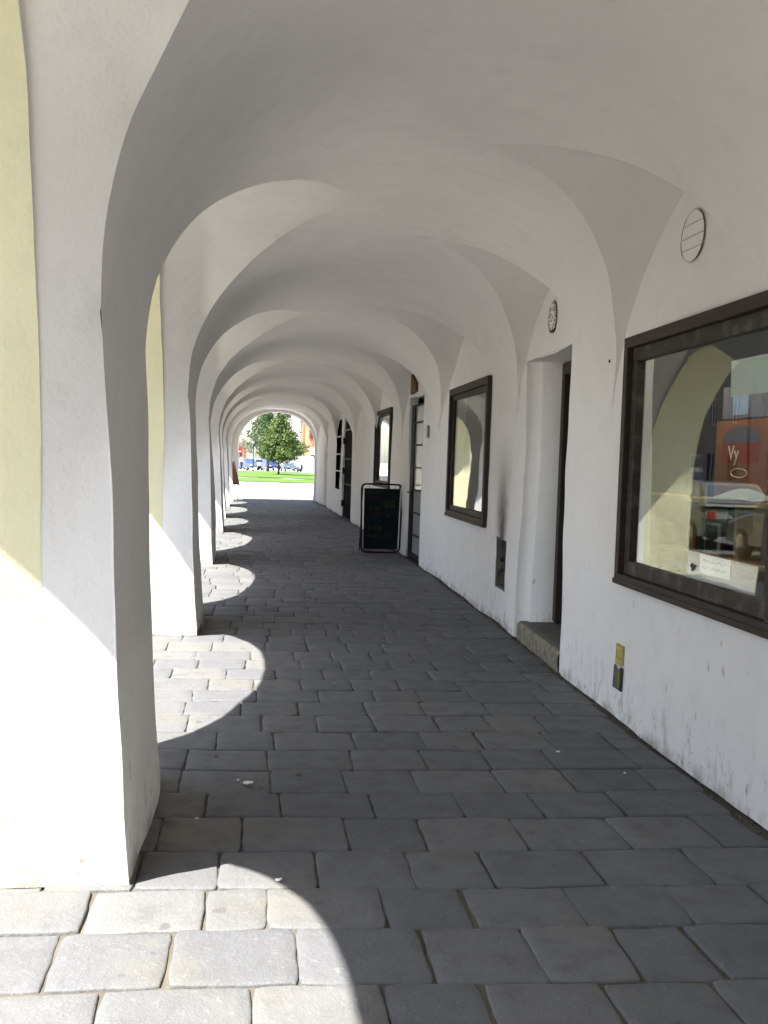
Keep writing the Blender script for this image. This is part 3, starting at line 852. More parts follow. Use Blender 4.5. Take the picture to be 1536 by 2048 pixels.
# thermos
t = tag(empty('thermos', (3.55, 7.68, 1.398)), 'slim grey-blue thermos flask standing in front of the orange poster', 'thermos')
mb = MB(); mb.lathe([(.05, 0), (.055, .01), (.055, .22), (.045, .24)]); mb.build('flask', flat('flask_grey', (.18, .20, .24), .3, .5), t, True)
mb = MB(); mb.lathe([(.046, .24), (.052, .245), (.052, .33), (.046, .34)]); mb.build('cap', flat('flask_cap', (.03, .035, .05), .4, .4), t, True)
mb = MB(); mb.lathe([(.0555, .14), (.0565, .142), (.0565, .20), (.0555, .202)]); mb.build('band', flat('flask_band', (.03, .07, .16)), t, True)
# crumpled cloth on the shelf
V = []; Fq = []
for i in range(13):
    for j in range(9):
        x = -.14 + .28 * j / 8; y = -.35 + .7 * i / 12; r = max(0, 1 - (2 * y / .75) ** 2) * max(0, 1 - (x / .15) ** 2)
        V.append((x, y, .004 + .07 * r * (1 + .4 * math.sin(9 * y + 14 * x))))
for i in range(12):
    for j in range(8): Fq.append((i * 9 + j, i * 9 + j + 1, i * 9 + j + 10, i * 9 + j + 9))
mb = MB(); mb.V, mb.F, mb.M = V, Fq, [0] * len(Fq)
simple('cloth', mb, [flat('pale_cloth', (.45, .43, .38), .9)], 'pale crumpled cloth lying on the shelf top', 'cloth', (3.62, 6.95, 1.397), smooth=True)
# lamp on the window board
t = tag(empty('table_lamp', (2.66, 4.66, 1.0)), 'small pink table lamp with ribbed white shade behind the glass', 'lamp')
mb = MB(); mb.lathe([(.05, 0), (.06, .02), (.045, .06), (.05, .11), (.03, .17), (.012, .20)]); mb.build('base', flat('pink_ceramic', (.45, .22, .20), .25, .5), t, True)
V = []; Fq = []; n = 36
for k, (r, z) in enumerate([(.085, .17), (.075, .22), (.06, .27), (.045, .31)]):
    for j in range(n): q = r * (1 + (.04 if j % 2 else -.04)); V.append((q * math.cos(2 * PI * j / n), q * math.sin(2 * PI * j / n), z))
for k in range(3):
    for j in range(n): Fq.append((k * n + j, k * n + (j + 1) % n, (k + 1) * n + (j + 1) % n, (k + 1) * n + j))
mb = MB(); mb.V, mb.F, mb.M = V, Fq, [0] * len(Fq); mb.build('lamp_shade', flat('white_shade', (.70, .70, .66)), t)
mb = MB(); mb.box(.13, .55, 3.9, 6.4, .94, .98, 0, W); mb.build('window_board', M['shopdark'], bld)
# papers on the glass
def paper(y0, y1, z0, z1, label, off=.030, lines=6):
    t = tag(empty('paper_notice', W(off, (y0 + y1) / 2, z0)), label, 'notice'); o_ = Vector(t.location)
    V = []; Fq = []
    for i in range(9):
        for j in range(5):
            y = y0 + (y1 - y0) * i / 8; z = z0 + (z1 - z0) * j / 4
            V.append(Vector(W(off + .006 * math.sin(i * .9) * (1 - j / 4) ** 1.0 + .001, y, z)) - o_)
    for i in range(8):
        for j in range(4): Fq.append((i * 5 + j, i * 5 + j + 1, i * 5 + j + 6, i * 5 + j + 5))
    mb = MB(); mb.V, mb.F, mb.M = V, Fq, [0] * len(Fq); mb.build('sheet', M['paper'], t)
    return t
paper(4.30, 4.78, 1.98, 2.16, 'blank white paper notice taped inside the top of the big window')
t = paper(4.68, 5.04, 1.065, 1.165, 'handwritten white note stuck to the foot of the big window')
o_ = Vector(t.location); mb = MB()
for k in range(2):
    z = 1.135 - k * .035
    mb.tube([Vector(W(.0285, 4.72 + .007 * i, z + .007 * math.sin(i * 1.9 + k) + .004 * math.sin(i * .7))) - o_ for i in range(40)], .0014, 4)
mb.build('handwriting', flat('ink', (.05, .05, .07)), t)
mb = MB(); mb.prism([(5.08 + .028 * math.cos(a) * (1 + .35 * math.sin(3 * a)), 1.088 + .02 * math.sin(a) * (1 + .3 * math.cos(5 * a))) for a in np.linspace(0, 2 * PI, 18)[:-1]], 0, .002, lambda y, z, o: W(.0105 + o, y, z))
simple('sticker_remnant', mb, [flat('torn_sticker', (.10, .095, .09), .8, .1, var=.6, scale=60.)], 'torn grey sticker remnant at the foot of the big pane', 'sticker', (0, 0, 0))
# tube lamp in the second shop, plus two unseen ones added to light the first
for (lx, ly, lz, lab, st) in ((3.9, 12.6, 2.86, 'lit tube lamp on the ceiling seen in the middle window', 4.), (3.35, 5.4, 2.76, 'unseen tube lamp added on the ceiling to light the big shop window', 14.), (3.35, 7.6, 2.76, 'unseen tube lamp added on the ceiling to light the pine shelf', 14.)):
  t = tag(empty('tube_lamp', (lx, ly, lz)), lab, 'lamp', 'tube lamps in the shops')
  mb = MB(); mb.box(-.08, .08, -.65, .65, .04, .12, 0, None, .01); mb.build('housing', M['paper'], t)
  mb = MB(); mb.tube([(0, -.6, .015), (0, .6, .015)], .02, 10); mb.build('tube', emit('lamp_glow', (1., .93, .80), st), t, True)

# ------------------------------------------------------------------ ground
def sheet_rect(name, x0, x1, y0, y1, z, mat, kind='structure', nx=2, ny=2):
    P, F = grid(lambda x, y: np.stack([x, y, np.full_like(x, z)], 1), np.linspace(x0, x1, nx), np.linspace(y0, y1, ny))
    return tag(link_mesh(name, P, F, mat), kind=kind)
M['ground'] = ground_mat('field_ground', (.20, .19, .16), (.28, .27, .23), (.15, .14, .12), .05, 2.)
M['plaza'] = ground_mat('plaza_paving', (.42, .41, .385), (.50, .49, .465), (.36, .35, .33), .4, 14.)
M['asphalt'] = ground_mat('asphalt', (.05, .05, .052), (.07, .07, .07), (.04, .04, .04), .3, 50.)
M['grass'] = ground_mat('lawn_grass', (.050, .098, .015), (.076, .132, .022), (.072, .080, .03), .35, 5., .9, .05)
sheet_rect('ground', -900, 900, -900, 900, -.075, M['ground'])
sheet_rect('joint_bed', -1.66, 2.66, -10, 38.64, -.0125, M['dirt'])
sheet_rect('street', -27, -3.3, -40, 112, -.026, M['asphalt'])
mb = MB(); mb.box(-3.3, -1.67, -12, 38.6, -.2, -.008); mb.box(-3.45, -3.302, -12, 38.6, -.2, .0, 0, None, .01)
tag(mb.build('pavement', ground_mat('pavement_setts', (.25, .24, .22), (.30, .29, .265), (.20, .195, .18), .5, 18.)), kind='structure')
sheet_rect('square', -3.3, 90, 38.64, 65.5, -.03, M['plaza'])
sheet_rect('square', -27, 90, 112, 200, -.03, M['plaza'])
# lawn with an uneven edge
def lawn(name, yb0, yb1, yt0, yt1):
    xs_ = np.linspace(-3.3, 60, 260); 
    def f(u, v):
        lo = yb0 + (yb1 - yb0) * (u + 3) / 10 + .25 * np.sin(u * 2.3) + .15 * np.sin(u * 5.1); hi = yt0 + (yt1 - yt0) * (u + 3) / 10
        return np.stack([u, lo + (hi - lo) * v, .02 + .03 * np.sin(u * 1.7) * np.sin(v * 9) + .05 * v], 1)
    P, F = grid(f, xs_, np.linspace(0, 1, 24)); return tag(link_mesh(name, P, F, M['grass'], None, True), kind='structure')
lawn('lawn', 66., 65., 76.3, 74.0)
lawn('lawn', 81.4, 79.0, 114., 110.)
sheet_rect('path', -3.3, 70, 64, 112.5, -.026, M['plaza'])

# paving stones of the arcade: one mesh, every stone modelled
def stones():
    V = []; F = []
    y = 1.55; r = 0
    while y < 38.6:
        dy = rng.uniform(.325, .385); x = -1.62 + rng.uniform(-.2, 0)
        xmax = 2.75
        while x < xmax:
            w = rng.uniform(.30, .46)
            if rng.random() < .08: w *= .6
            yc = y + dy / 2; xe = min(x + w, float(Xr(yc)) - .035 + rng.uniform(-.02, .012))
            if float(Xr(yc)) - .035 - (x + w) < .17: xe = float(Xr(yc)) - .035 + rng.uniform(-.025, .012); w = 9
            if xe - x < .09: break
            near = y < 9.5
            g = rng.uniform(.0018, .0046) if rng.random() < .93 else rng.uniform(.004, .008)
            x0, x1 = x + g, xe - g * .8; y0, y1 = y + g * .6, y + dy - g * .6
            e = .010
            us = [0, .006, e] + ([.25, .5, .75] if near else [.5]) + [1]
            def ax(a0, a1):
                L = a1 - a0
                if near: return [a0, a0 + .004, a0 + e, a0 + .05] + [a0 + L * q for q in (.3, .5, .7)] + [a1 - .05, a1 - e, a1 - .004, a1]
                return [a0, a0 + .006, a0 + e, a0 + L * .5, a1 - e, a1 - .006, a1]
            A, B = ax(x0, x1), ax(y0, y1)
            tx, ty = rng.normal(0, .006, 2); hz = rng.normal(-.001, .0021); ph = rng.uniform(0, 6.28, 4)
            jx = rng.normal(0, .004, 4); jy = rng.normal(0, .004, 4)
            nA, nB = len(A), len(B); base = len(V)
            crn = .018
            for i, xx in enumerate(A):
                for j, yy in enumerate(B):
                    dx = min(xx - x0, x1 - xx); dyy = min(yy - y0, y1 - yy); dd = min(dx, dyy)
                    z = hz + tx * (xx - (x0 + x1) / 2) + ty * (yy - (y0 + y1) / 2)
                    z += .0022 * math.sin(xx * 17 + ph[0]) * math.sin(yy * 15 + ph[1]) + .0012 * math.sin(xx * 41 + ph[2]) * math.sin(yy * 37 + ph[3])
                    z -= .011 * max(0, 1 - dd / .010) ** 2 * .58
                    fx = (xx - x0) / (x1 - x0); fy = (yy - y0) / (y1 - y0)
                    px = xx + (jx[0] * (1 - fx) * (1 - fy) + jx[1] * fx * (1 - fy) + jx[2] * fx * fy + jx[3] * (1 - fx) * fy)
                    py = yy + (jy[0] * (1 - fx) * (1 - fy) + jy[1] * fx * (1 - fy) + jy[2] * fx * fy + jy[3] * (1 - fx) * fy)
                    # rounded corners, wandering edges
                    if dx < .03 and dyy < .03:
                        k = (1 - dx / .03) * (1 - dyy / .03) * .006
                        px += k * (1 if fx < .5 else -1); py += k * (1 if fy < .5 else -1)
                    ed = max(0, 1 - dd / .03)
                    px += ed * .0026 * math.sin(yy * 33 + ph[0] * 2 + xx * 9); py += ed * .0030 * math.sin(xx * 29 + ph[1] * 2 + yy * 7)
                    py += -.026 * px + .012 * math.sin(px * 2.1 + r * .37)
                    V.append((px, py, z))
            for i in range(nA - 1):
                for j in range(nB - 1):
                    F.append((base + i * nB + j, base + (i + 1) * nB + j, base + (i + 1) * nB + j + 1, base + i * nB + j + 1))
            # skirt
            ring = [base + i * nB for i in range(nA)] + [base + (nA - 1) * nB + j for j in range(1, nB)] + [base + i * nB + nB - 1 for i in range(nA - 2, -1, -1)] + [base + j for j in range(nB - 2, 0, -1)]
            s0 = len(V)
            for q in ring: v = V[q]; V.append((v[0], v[1], -.03))
            n = len(ring)
            for q in range(n): F.append((ring[q], s0 + q, s0 + (q + 1) % n, ring[(q + 1) % n]))
            x += w
        y += dy; r += 1
    return tag(link_mesh('paving', V, F, M['stone'], None, True), kind='structure')
stones()
# grit along the wall foot
mb = MB()
for i in range(760):
    y = rng.uniform(2.5, 14) if i < 640 else rng.uniform(14, 30)
    x = float(Xr(y)) - abs(rng.normal(.01, .028)); s = rng.uniform(.003, .010)
    pts = [(x + s * rng.uniform(-1, 1), y + s * rng.uniform(-1, 1), -.012 + s * q) for q in (.1, .2, 1.2, 1.5)]
    mb.add(pts, [(0, 1, 2), (0, 2, 3), (0, 1, 3), (1, 2, 3)], int(rng.integers(0, 3)))
tag(mb.build('grit', [M['dirt'], flat('grit_grey', (.20, .19, .17)), flat('grit_brown', (.11, .075, .05))]), 'crumbs of grit along the foot of the wall', kind='stuff')

# litter
def scrap(x, y, s, label, mat, name='paper_scrap', cat='litter', seed=0, z=.006):
    r_ = np.random.default_rng(seed); n = 11
    poly = [(s * math.cos(a) * r_.uniform(.6, 1.1), s * .8 * math.sin(a) * r_.uniform(.6, 1.1)) for a in np.linspace(0, 2 * PI, n + 1)[:-1]]
    V = [(a, b, .002 + .006 * r_.uniform()) for a, b in poly] + [(0, 0, .004)] + [(a, b, 0) for a, b in poly]
    F = [(i, (i + 1) % n, n) for i in range(n)] + [(i, (i + 1) % n, n + 1 + (i + 1) % n, n + 1 + i) for i in range(n)]
    mb = MB(); mb.V, mb.F, mb.M = V, F, [0] * len(F)
    return simple(name, mb, [mat], label, cat, (x, y, z))
scrap(.02, 4.86, .030, 'torn white paper scrap lying on the paving beside the near pier', M['paper'], seed=2)
scrap(-.03, 4.90, .010, 'tiny white paper crumb left of the torn scrap', M['paper'], seed=3)
scrap(-.20, 4.38, .009, 'tiny white crumb on the shaded paving near the pier corner', M['paper'], seed=4)
scrap(1.74, 5.35, .012, 'white paper crumb on the paving halfway to the wall', M['paper'], seed=5)
scrap(1.98, 4.96, .009, 'small white crumb on the paving near the wall foot', M['paper'], seed=6)
scrap(-.15, 5.30, .010, 'reddish scrap on the paving behind the near pier', flat('red_scrap', (.30, .04, .04)), seed=7)
scrap(.62, 7.05, .014, 'yellowish leaf scrap on the paving past the second sun patch', flat('dry_leaf', (.35, .28, .10)), 'dry_leaf', 'leaf', seed=8)
scrap(.27, 4.98, .012, 'brown dry leaf on the paving right of the torn paper', flat('brown_leaf', (.18, .09, .03)), 'dry_leaf', 'leaf', seed=9)
scrap(.14, 3.72, .012, 'pale crumb lying in the first sun patch', M['paper'], seed=10)

# ------------------------------------------------------------------ chalkboard
t = tag(empty('chalkboard_stand', (2.26, 17.2, 0), 0.03), 'maroon tube frame stand with hanging black chalkboard by the wall', 'chalkboard')
def rrect(w, z0, z1, r, n=8, wt=None):
    P = []
    for (cx, cz, a0) in ((w / 2 - r, z1 - r, 0), (-w / 2 + r, z1 - r, PI / 2), (-w / 2 + r, z0 + r, PI), (w / 2 - r, z0 + r, 1.5 * PI)):
        for i in range(n + 1): a = a0 + PI / 2 * i / n; P.append((cx + r * math.cos(a), cz + r * math.sin(a)))
    return P
lean = lambda x, z: (x - .035 * (1.2 - z) * (1 if x > 0 else -.2), .10 * (z - .02) , z)
mb = MB(); mb.tube([lean(x, z) for x, z in rrect(.72, .02, 1.20, .09)], .0165, 10, closed=True)
mb.build('frame', M['maroon'], t, True)
mb = MB(); mb.tube([(-.34, .12, 1.19), (-.33, .38, .02), (.30, .38, .02), (.32, .12, 1.19)], .012, 8); mb.build('rear_frame', M['maroon'], t, True)
mb = MB(); mb.prism([(-.315, .085), (.285, .085), (.318, 1.125), (-.312, 1.125)], -.012, .012, lambda x, z, o: (x, .10 * z - .01 + o, z)); bd = mb.build('board', M['chalk'], t)
mb = MB(); mb.box(-.315, .285, -.02, .030, .070, .085, 0, None, .003); mb.build('ledge', M['steel'], bd)
for x in (-.22, .23):
    mb = MB(); mb.tube([(x, .112, 1.185), (x, .106, 1.14), (x, .10, 1.09)], .004, 6); mb.build('hanger', M['metalgrey'], t)
# chalk handwriting, faded strokes
CH = [('green', (.034, .076, .024)), ('red', (.075, .018, .032)), ('yellow', (.082, .078, .018)), ('blue', (.013, .042, .090)), ('brown', (.064, .033, .024))]
rows = [(1.04, -.24, -.02, 0, .05), (.93, -.24, -.05, 1, .05), (.86, .02, .22, 2, .06), (.80, .03, .23, 2, .05), (.75, -.22, -.04, 0, .055), (.64, -.17, .16, 4, .06), (.55, -.24, -.02, 3, .06), (.41, -.24, 0, 2, .06), (.28, -.24, -.08, 0, .05)]
for (z, xa, xb, ci, h) in rows:
    mb = MB(); x = xa
    while x < xb:
        k = int(rng.integers(0, 4)); w = h * .55
        if k == 0: st = [[(0, 0), (0, 1)], [(0, 1), (.8, .75), (0, .5), (.8, 0)]]
        elif k == 1: st = [[(.8, .9), (.2, 1), (0, .5), (.3, 0), (.8, .1)]]
        elif k == 2: st = [[(0, 0), (.4, 1), (.8, 0)], [(.2, .4), (.6, .4)]]
        else: st = [[(0, 1), (0, 0), (.7, 0)], [(0, .5), (.6, .5)], [(0, 1), (.7, 1)]]
        for s in st:
            mb.tube([(x + a * w, .10 * (z + b * h) - .0235, z + b * h + .004 * math.sin(x * 40)) for a, b in s], .0035, 4)
        x += w * 1.25
    mb.build('chalk_writing', flat('chalk_' + CH[ci][0], CH[ci][1], .95, .05, var=.5, scale=60.), bd)

# easel sign at the far end
t = tag(empty('easel_sign', (-.56, 37.3, 0)), 'brown wooden easel sign standing in the last arch on the left', 'sign')
mb = MB(); mb.prism([(-.34, .56), (.10, .56), (-.13, 1.40), (-.22, 1.40)], -.02, .02, lambda x, z, o: (x, o + .1 * z - .06, z)); mb.build('panel', flat('rust_brown', (.19, .10, .065)), t)
mb = MB(); mb.tube([(.115, -.02, .5), (-.11, .08, 1.44)], .014, 6); mb.build('edge_rail', flat('red_rail', (.30, .06, .05)), t)
for pts in ([(-.30, -.04, 0), (-.28, 0, .6)], [(.06, -.04, 0), (.06, 0, .62)], [(.28, .25, 0), (.07, .02, .70)]):
    mb = MB(); mb.tube(pts, .013, 6); mb.build('leg', M['metalgrey'], t)
mb = MB(); mb.box(-.32, .10, -.03, .01, .60, .64); mb.build('crossbar', flat('red_rail', (.30, .06, .05)), t)

# ------------------------------------------------------------------ the square: trees
def tree(loc, crown_c, rad, z0, z1, ntuft, label, mats, seed, trunk_r=.09, lean=0.0):
    r_ = np.random.default_rng(seed); t = tag(empty('tree', loc), label, 'tree', 'trees on the square')
    mb = MB(); cx, cy = crown_c
    mb.tube([(0, 0, -.05), (0.02, 0, .5), (cx * .3, cy * .3, z0 + .3), (cx * .7, cy * .7, (z0 + z1) / 2), (cx, cy, z1 * .9)], [trunk_r * 1.25, trunk_r, trunk_r * .85, trunk_r * .55, trunk_r * .15], 10)
    for i in range(16):
        a = i * 2.4; zz = z0 + .1 + (z1 - z0) * .6 * i / 16; L = rad * (.55 + .3 * r_.uniform()) * (1 - .5 * i / 16)
        f = (zz - z0) / (z1 - z0); bx, by = cx * f, cy * f
        mb.tube([(bx, by, zz), (bx + L * .5 * math.cos(a), by + L * .5 * math.sin(a), zz + L * .30), (bx + L * math.cos(a), by + L * math.sin(a), zz + L * .62)], [trunk_r * .4, trunk_r * .25, trunk_r * .08], 6)
    mb.build('trunk', mats[1], t, True)
    # crown: tufts of small leaf faces on an uneven cone-egg
    V = []; F = []; H = z1 - z0
    for k in range(ntuft):
        f = r_.beta(1.35, 1.55); z = z0 + H * f
        env = rad * (min(1, (f / .16) ** .6) if f < .16 else (1 - ((f - .16) / .84) ** 1.55)) 
        a = r_.uniform(0, 2 * PI)
        env *= 1 + .30 * math.sin(3 * a + seed) * math.sin(5 * f * PI + seed) + .22 * math.sin(7 * a + 9 * f * 3)
        if math.sin(4 * a + 11 * f + seed) * math.sin(2.3 * a - 17 * f) > .62: continue
        q = env * math.sqrt(r_.uniform(.12, 1.)); c = Vector((cx * f + q * math.cos(a), cy * f + q * math.sin(a), z + .12 * r_.normal()))
        out = Vector((math.cos(a), math.sin(a), .55))
        tr = .26 + .16 * r_.uniform()
        for j in range(12):
            p = c + Vector(r_.normal(0, tr * .5, 3)) * 1.0
            nrm = (out + Vector(r_.normal(0, .75, 3))).normalized(); u = nrm.orthogonal().normalized(); u.rotate(Matrix.Rotation(r_.uniform(0, 6.28), 3, nrm)); w = nrm.cross(u); s = r_.uniform(.055, .10)
            b = len(V); V += [p - u * s * 1.5, p + w * s * .8, p + u * s * 1.5 + nrm * s * .3, p - w * s * .8]; F.append((b, b + 1, b + 2, b + 3))
    link_mesh('crown', V, F, mats[0], t); return t
bark = ground_mat('bark', (.05, .04, .03), (.09, .07, .055), (.03, .025, .02), 6., 40.)
tree((2.44, 94, 0), (.05, 0), 2.15, 1.30, 5.75, 620, 'front green tree on the lawn with a slim dark trunk', [leaf_mat('leaf_mid', (.040, .080, .018), (.135, .175, .050)), bark], 3)
tree((1.85, 117, 0), (-.5, 0), 2.75, 1.7, 7.4, 620, 'taller darker tree behind the lamp post', [leaf_mat('leaf_dark', (.026, .062, .022), (.072, .125, .045)), bark], 11, .12)
tree((5.3, 133, 0), (0, 0), 1.7, 1.9, 4.6, 220, 'small dark tree half hidden at right of the front tree', [leaf_mat('leaf_deep', (.03, .07, .02), (.07, .13, .04)), bark], 21)

# lamp post
t = tag(empty('street_lamp', (.10, 116, 0)), 'black street lamp with lantern before the darker tree', 'street lamp')
mb = MB(); mb.lathe([(.14, 0), (.14, .10), (.07, .18), (.06, .9), (.045, 1.0), (.04, 3.05), (.07, 3.08), (.03, 3.12)], n=12); mb.build('post', M['steel'], t, True)
mb = MB(); mb.lathe([(.10, 3.12), (.17, 3.48), (.02, 3.5)], n=6); mb.build('lantern', flat('lantern_glass', (.45, .5, .55), .2, .5), t)
mb = MB(); mb.lathe([(.20, 3.48), (.10, 3.60), (.02, 3.70)], n=6); mb.build('lantern_cap', M['steel'], t)

# ------------------------------------------------------------------ cars
def car(loc, rz, paint, label, L=3.9, Wd=1.62, H=1.42):
    t = tag(empty('parked_car', loc, rz), label, 'car', 'cars parked beyond the lawn')
    hw = Wd / 2
    # profile along x (front = -x), z
    lower = [(-L / 2, .30), (-L / 2 - .03, .48), (-L / 2 + .10, .66), (-L / 2 + .55, .78), (-L / 2 + 1.05, .88), (L / 2 - .25, .92), (L / 2 - .03, .80), (L / 2, .40), (L / 2 - .06, .28)]
    mb = MB(); n = len(lower); V = []; ks = [(-1., .0), (-.92, .05), (.92, .05), (1., .0)]
    secs = [(-hw, .94), (-hw * .96, 1.), (hw * .96, 1.), (hw, .94)]
    for (y, s) in secs:
        for (x, z) in lower: V.append((x * s, y, .22 + (z - .22) * (s if s < 1 else 1)))
    F = []
    for k in range(3):
        for i in range(n): F.append((k * n + i, k * n + (i + 1) % n, (k + 1) * n + (i + 1) % n, (k + 1) * n + i))
    F += [tuple(range(n))[::-1], tuple(3 * n + i for i in range(n))]
    mb.add(V, F)
    roof = [(-L / 2 + 1.0, .87), (-L / 2 + 1.62, H - .03), (-L / 2 + 2.0, H), (L / 2 - .65, H - .03), (L / 2 - .12, .91)]
    V = []; n = len(roof)
    for s in (-1, 1):
        for (x, z) in roof: V.append((x, s * (hw * .93 - (z - .9) * .34), z))
    F = [(i, i + 1, n + i + 1, n + i) for i in range(n - 1)] + [tuple(range(n))[::-1], tuple(range(n, 2 * n))]
    mb.add(V, F)
    mb.build('body', paint, t)
    g = flat('car_glass', (.035, .05, .065), .08, .8, var=.1)
    def gl(poly, name='windscreen'):
        m_ = MB(); c = sum((Vector(p) for p in poly), Vector()) / len(poly); nn = (Vector(poly[1]) - Vector(poly[0])).cross(Vector(poly[2]) - Vector(poly[0])).normalized()
        if nn.dot(c - Vector((0, 0, .9))) < 0: nn = -nn
        q = [Vector(p) + nn * .012 for p in poly]; k = len(q)
        m_.add(q + [Vector(p) - nn * .004 for p in poly], [tuple(range(k)), tuple(range(k, 2 * k))[::-1]] + [(i, (i + 1) % k, k + (i + 1) % k, k + i) for i in range(k)]); m_.build(name, g, t)
    f0, f1 = (-L / 2 + 1.10, .93), (-L / 2 + 1.58, H - .09)
    wy = lambda z: hw * .93 - (z - .9) * .34 - .08
    gl([(f0[0], -wy(.93), f0[1]), (f0[0], wy(.93), f0[1]), (f1[0], wy(f1[1]), f1[1]), (f1[0], -wy(f1[1]), f1[1])])
    r0, r1 = (L / 2 - .18, .98), (L / 2 - .58, H - .10)
    gl([(r0[0], -wy(.95), r0[1]), (r0[0], wy(.95), r0[1]), (r1[0], wy(r1[1]), r1[1]), (r1[0], -wy(r1[1]), r1[1])], 'rear_window')
    for s in (-1, 1):
        sy = lambda z: s * (hw * .93 - (z - .9) * .34)
        gl([(-L / 2 + 1.30, sy(.95), .95), (.15, sy(.95), .95), (.15, sy(H - .1), H - .10), (-L / 2 + 1.72, sy(H - .1), H - .10)], 'side_window')
        gl([(.25, sy(.95), .95), (L / 2 - .42, sy(.97), .97), (L / 2 - .75, sy(H - .1), H - .10), (.25, sy(H - .1), H - .10)], 'side_window')
        m_ = MB(); m_.box(-L / 2 - .035, -L / 2 + .12, s * hw * .62 - .16, s * hw * .62 + .16, .56, .68, 0, None, .02); m_.build('headlight', flat('headlight_glass', (.75, .78, .8), .15, .6), t)
        for x in (-L / 2 + .72, L / 2 - .68):
            m_ = MB(); m_.lathe([(.20, -.09), (.29, -.08), (.30, 0), (.29, .08), (.20, .09)], (x, s * (hw - .07), .30), 18, 0, 'Y'); wh = m_.build('wheel', M['black'], t, True)
            m_ = MB(); m_.lathe([(.02, -.095), (.18, -.093), (.19, 0), (.18, .093), (.02, .095)], (x, s * (hw - .07), .30), 14, 0, 'Y'); m_.build('rim', M['metalgrey'], wh, True)
    for s in (-1, 1):
        m_ = MB(); m_.box(L / 2 - .14, L / 2 + .005, s * hw * .80 - .09, s * hw * .80 + .09, .62, .82, 0, None, .02); m_.build('taillight', flat('red_lens', (.25, .01, .01), .2, .5), t)
    m_ = MB(); m_.box(-L / 2 - .05, -L / 2 + .05, -.62, .62, .30, .44, 0, None, .02); m_.build('bumper', M['black'], t)
    m_ = MB(); m_.box(-L / 2 - .06, -L / 2 - .052, -.26, .26, .34, .44); m_.build('number_plate', M['paper'], t)
    return t
def paintm(n, c): return flat(n, c, .25, .5, 0., .04, 2., coat=.6)
car((-.55, 122.5, 0), PI / 2 + .5, paintm('blue_paint', (.05, .075, .14)), 'light blue hatchback parked left of the street lamp')
car((2.15, 121.5, 0), PI / 2 + .25, paintm('deep_blue_paint', (.03, .038, .13)), 'deep blue hatchback parked behind the tree trunks')
car((4.45, 120.0, 0), PI / 2 + .12, paintm('silver_paint', (.36, .39, .40)), 'silver white car facing the lawn right of the front trunk', 4.1, 1.66, 1.40)
car((-.05, 128.5, 0), PI / 2 - 1.2, paintm('white_paint', (.50, .50, .49)), 'white car mostly hidden behind the blue hatchbacks')
for k, (yk, colr, lab) in enumerate([(12.2, (.012, .016, .035), 'navy car parked at the kerb outside the arcade, nearest of the row'), (17.0, (.010, .010, .011), 'black car parked at the kerb outside the arcade behind the navy one'), (21.9, (.012, .022, .018), 'dark green car parked at the kerb outside the arcade'),
        (26.8, (.030, .032, .036), 'charcoal car parked at the kerb outside the arcade past the green one'), (31.9, (.035, .010, .010), 'dark maroon car parked at the kerb outside the arcade')]):
    t = car((-4.75, yk, -.02), -PI / 2, flat('dark_car_paint', colr, .25, .4, 0., .04, 2., coat=.4), lab); t['group'] = 'cars parked along the kerb'
# van
t = tag(empty('white_van', (6.75, 127, 0), PI / 2), 'white delivery van with rounded roof behind the barrier', 'van')
pf = [(-2.2, .35), (-2.25, .8), (-1.75, 1.05), (-1.25, 1.75), (-.9, 1.92), (1.9, 1.92), (2.15, 1.7), (2.2, .4)]
mb = MB(); n = len(pf); V = []; F = []
for (y, s) in ((-.9, .93), (-.8, 1.), (.8, 1.), (.9, .93)):
    for (x, z) in pf: V.append((x, y, .35 + (z - .35) * s))
for k in range(3):
    for i in range(n): F.append((k * n + i, k * n + (i + 1) % n, (k + 1) * n + (i + 1) % n, (k + 1) * n + i))
F += [tuple(range(n))[::-1], tuple(3 * n + i for i in range(n))]; mb.add(V, F); mb.build('body', paintm('van_white', (.55, .55, .54)), t)
mb = MB(); mb.add([(-1.77, -.7, 1.10), (-1.77, .7, 1.10), (-1.32, .66, 1.70), (-1.32, -.66, 1.70)], [(0, 1, 2, 3)]); 
mb.V = [(x - .03, y, z + .015) for x, y, z in mb.V]; mb.build('windscreen', flat('van_glass', (.30, .34, .38), .1, .8), t)
for s in (-1, 1):
    for x in (-1.4, 1.35):
        m_ = MB(); m_.lathe([(.2, -.1), (.32, -.09), (.33, 0), (.32, .09), (.2, .1)], (x, s * .82, .33), 18, 0, 'Y'); m_.build('wheel', M['black'], t, True)
    m_ = MB(); m_.box(-2.27, -2.12, s * .6 - .14, s * .6 + .14, .72, .9, 0, None, .02); m_.build('headlight', M['metalgrey'], t)

# barrier panels
t = tag(empty('white_barrier', (6.6, 114, 0)), 'white panelled cafe barrier in front of the orange house', 'barrier')
for i in range(4):
    m_ = MB(); m_.box(-.82 + i * .62, -.24 + i * .62, -.02, .02, .12, 1.06, 0, None, .01); m_.build('panel', flat('white_panel', (.42, .39, .38), .6), t)
    m_ = MB(); m_.tube([(-.85 + i * .62, 0, 0), (-.85 + i * .62, 0, 1.16)], .025, 8); m_.build('post', M['metalgrey'], t)
m_ = MB(); m_.box(-.88, 1.70, -.03, .03, 1.08, 1.14, 0, None, .008); m_.build('rail', M['metalgrey'], t)
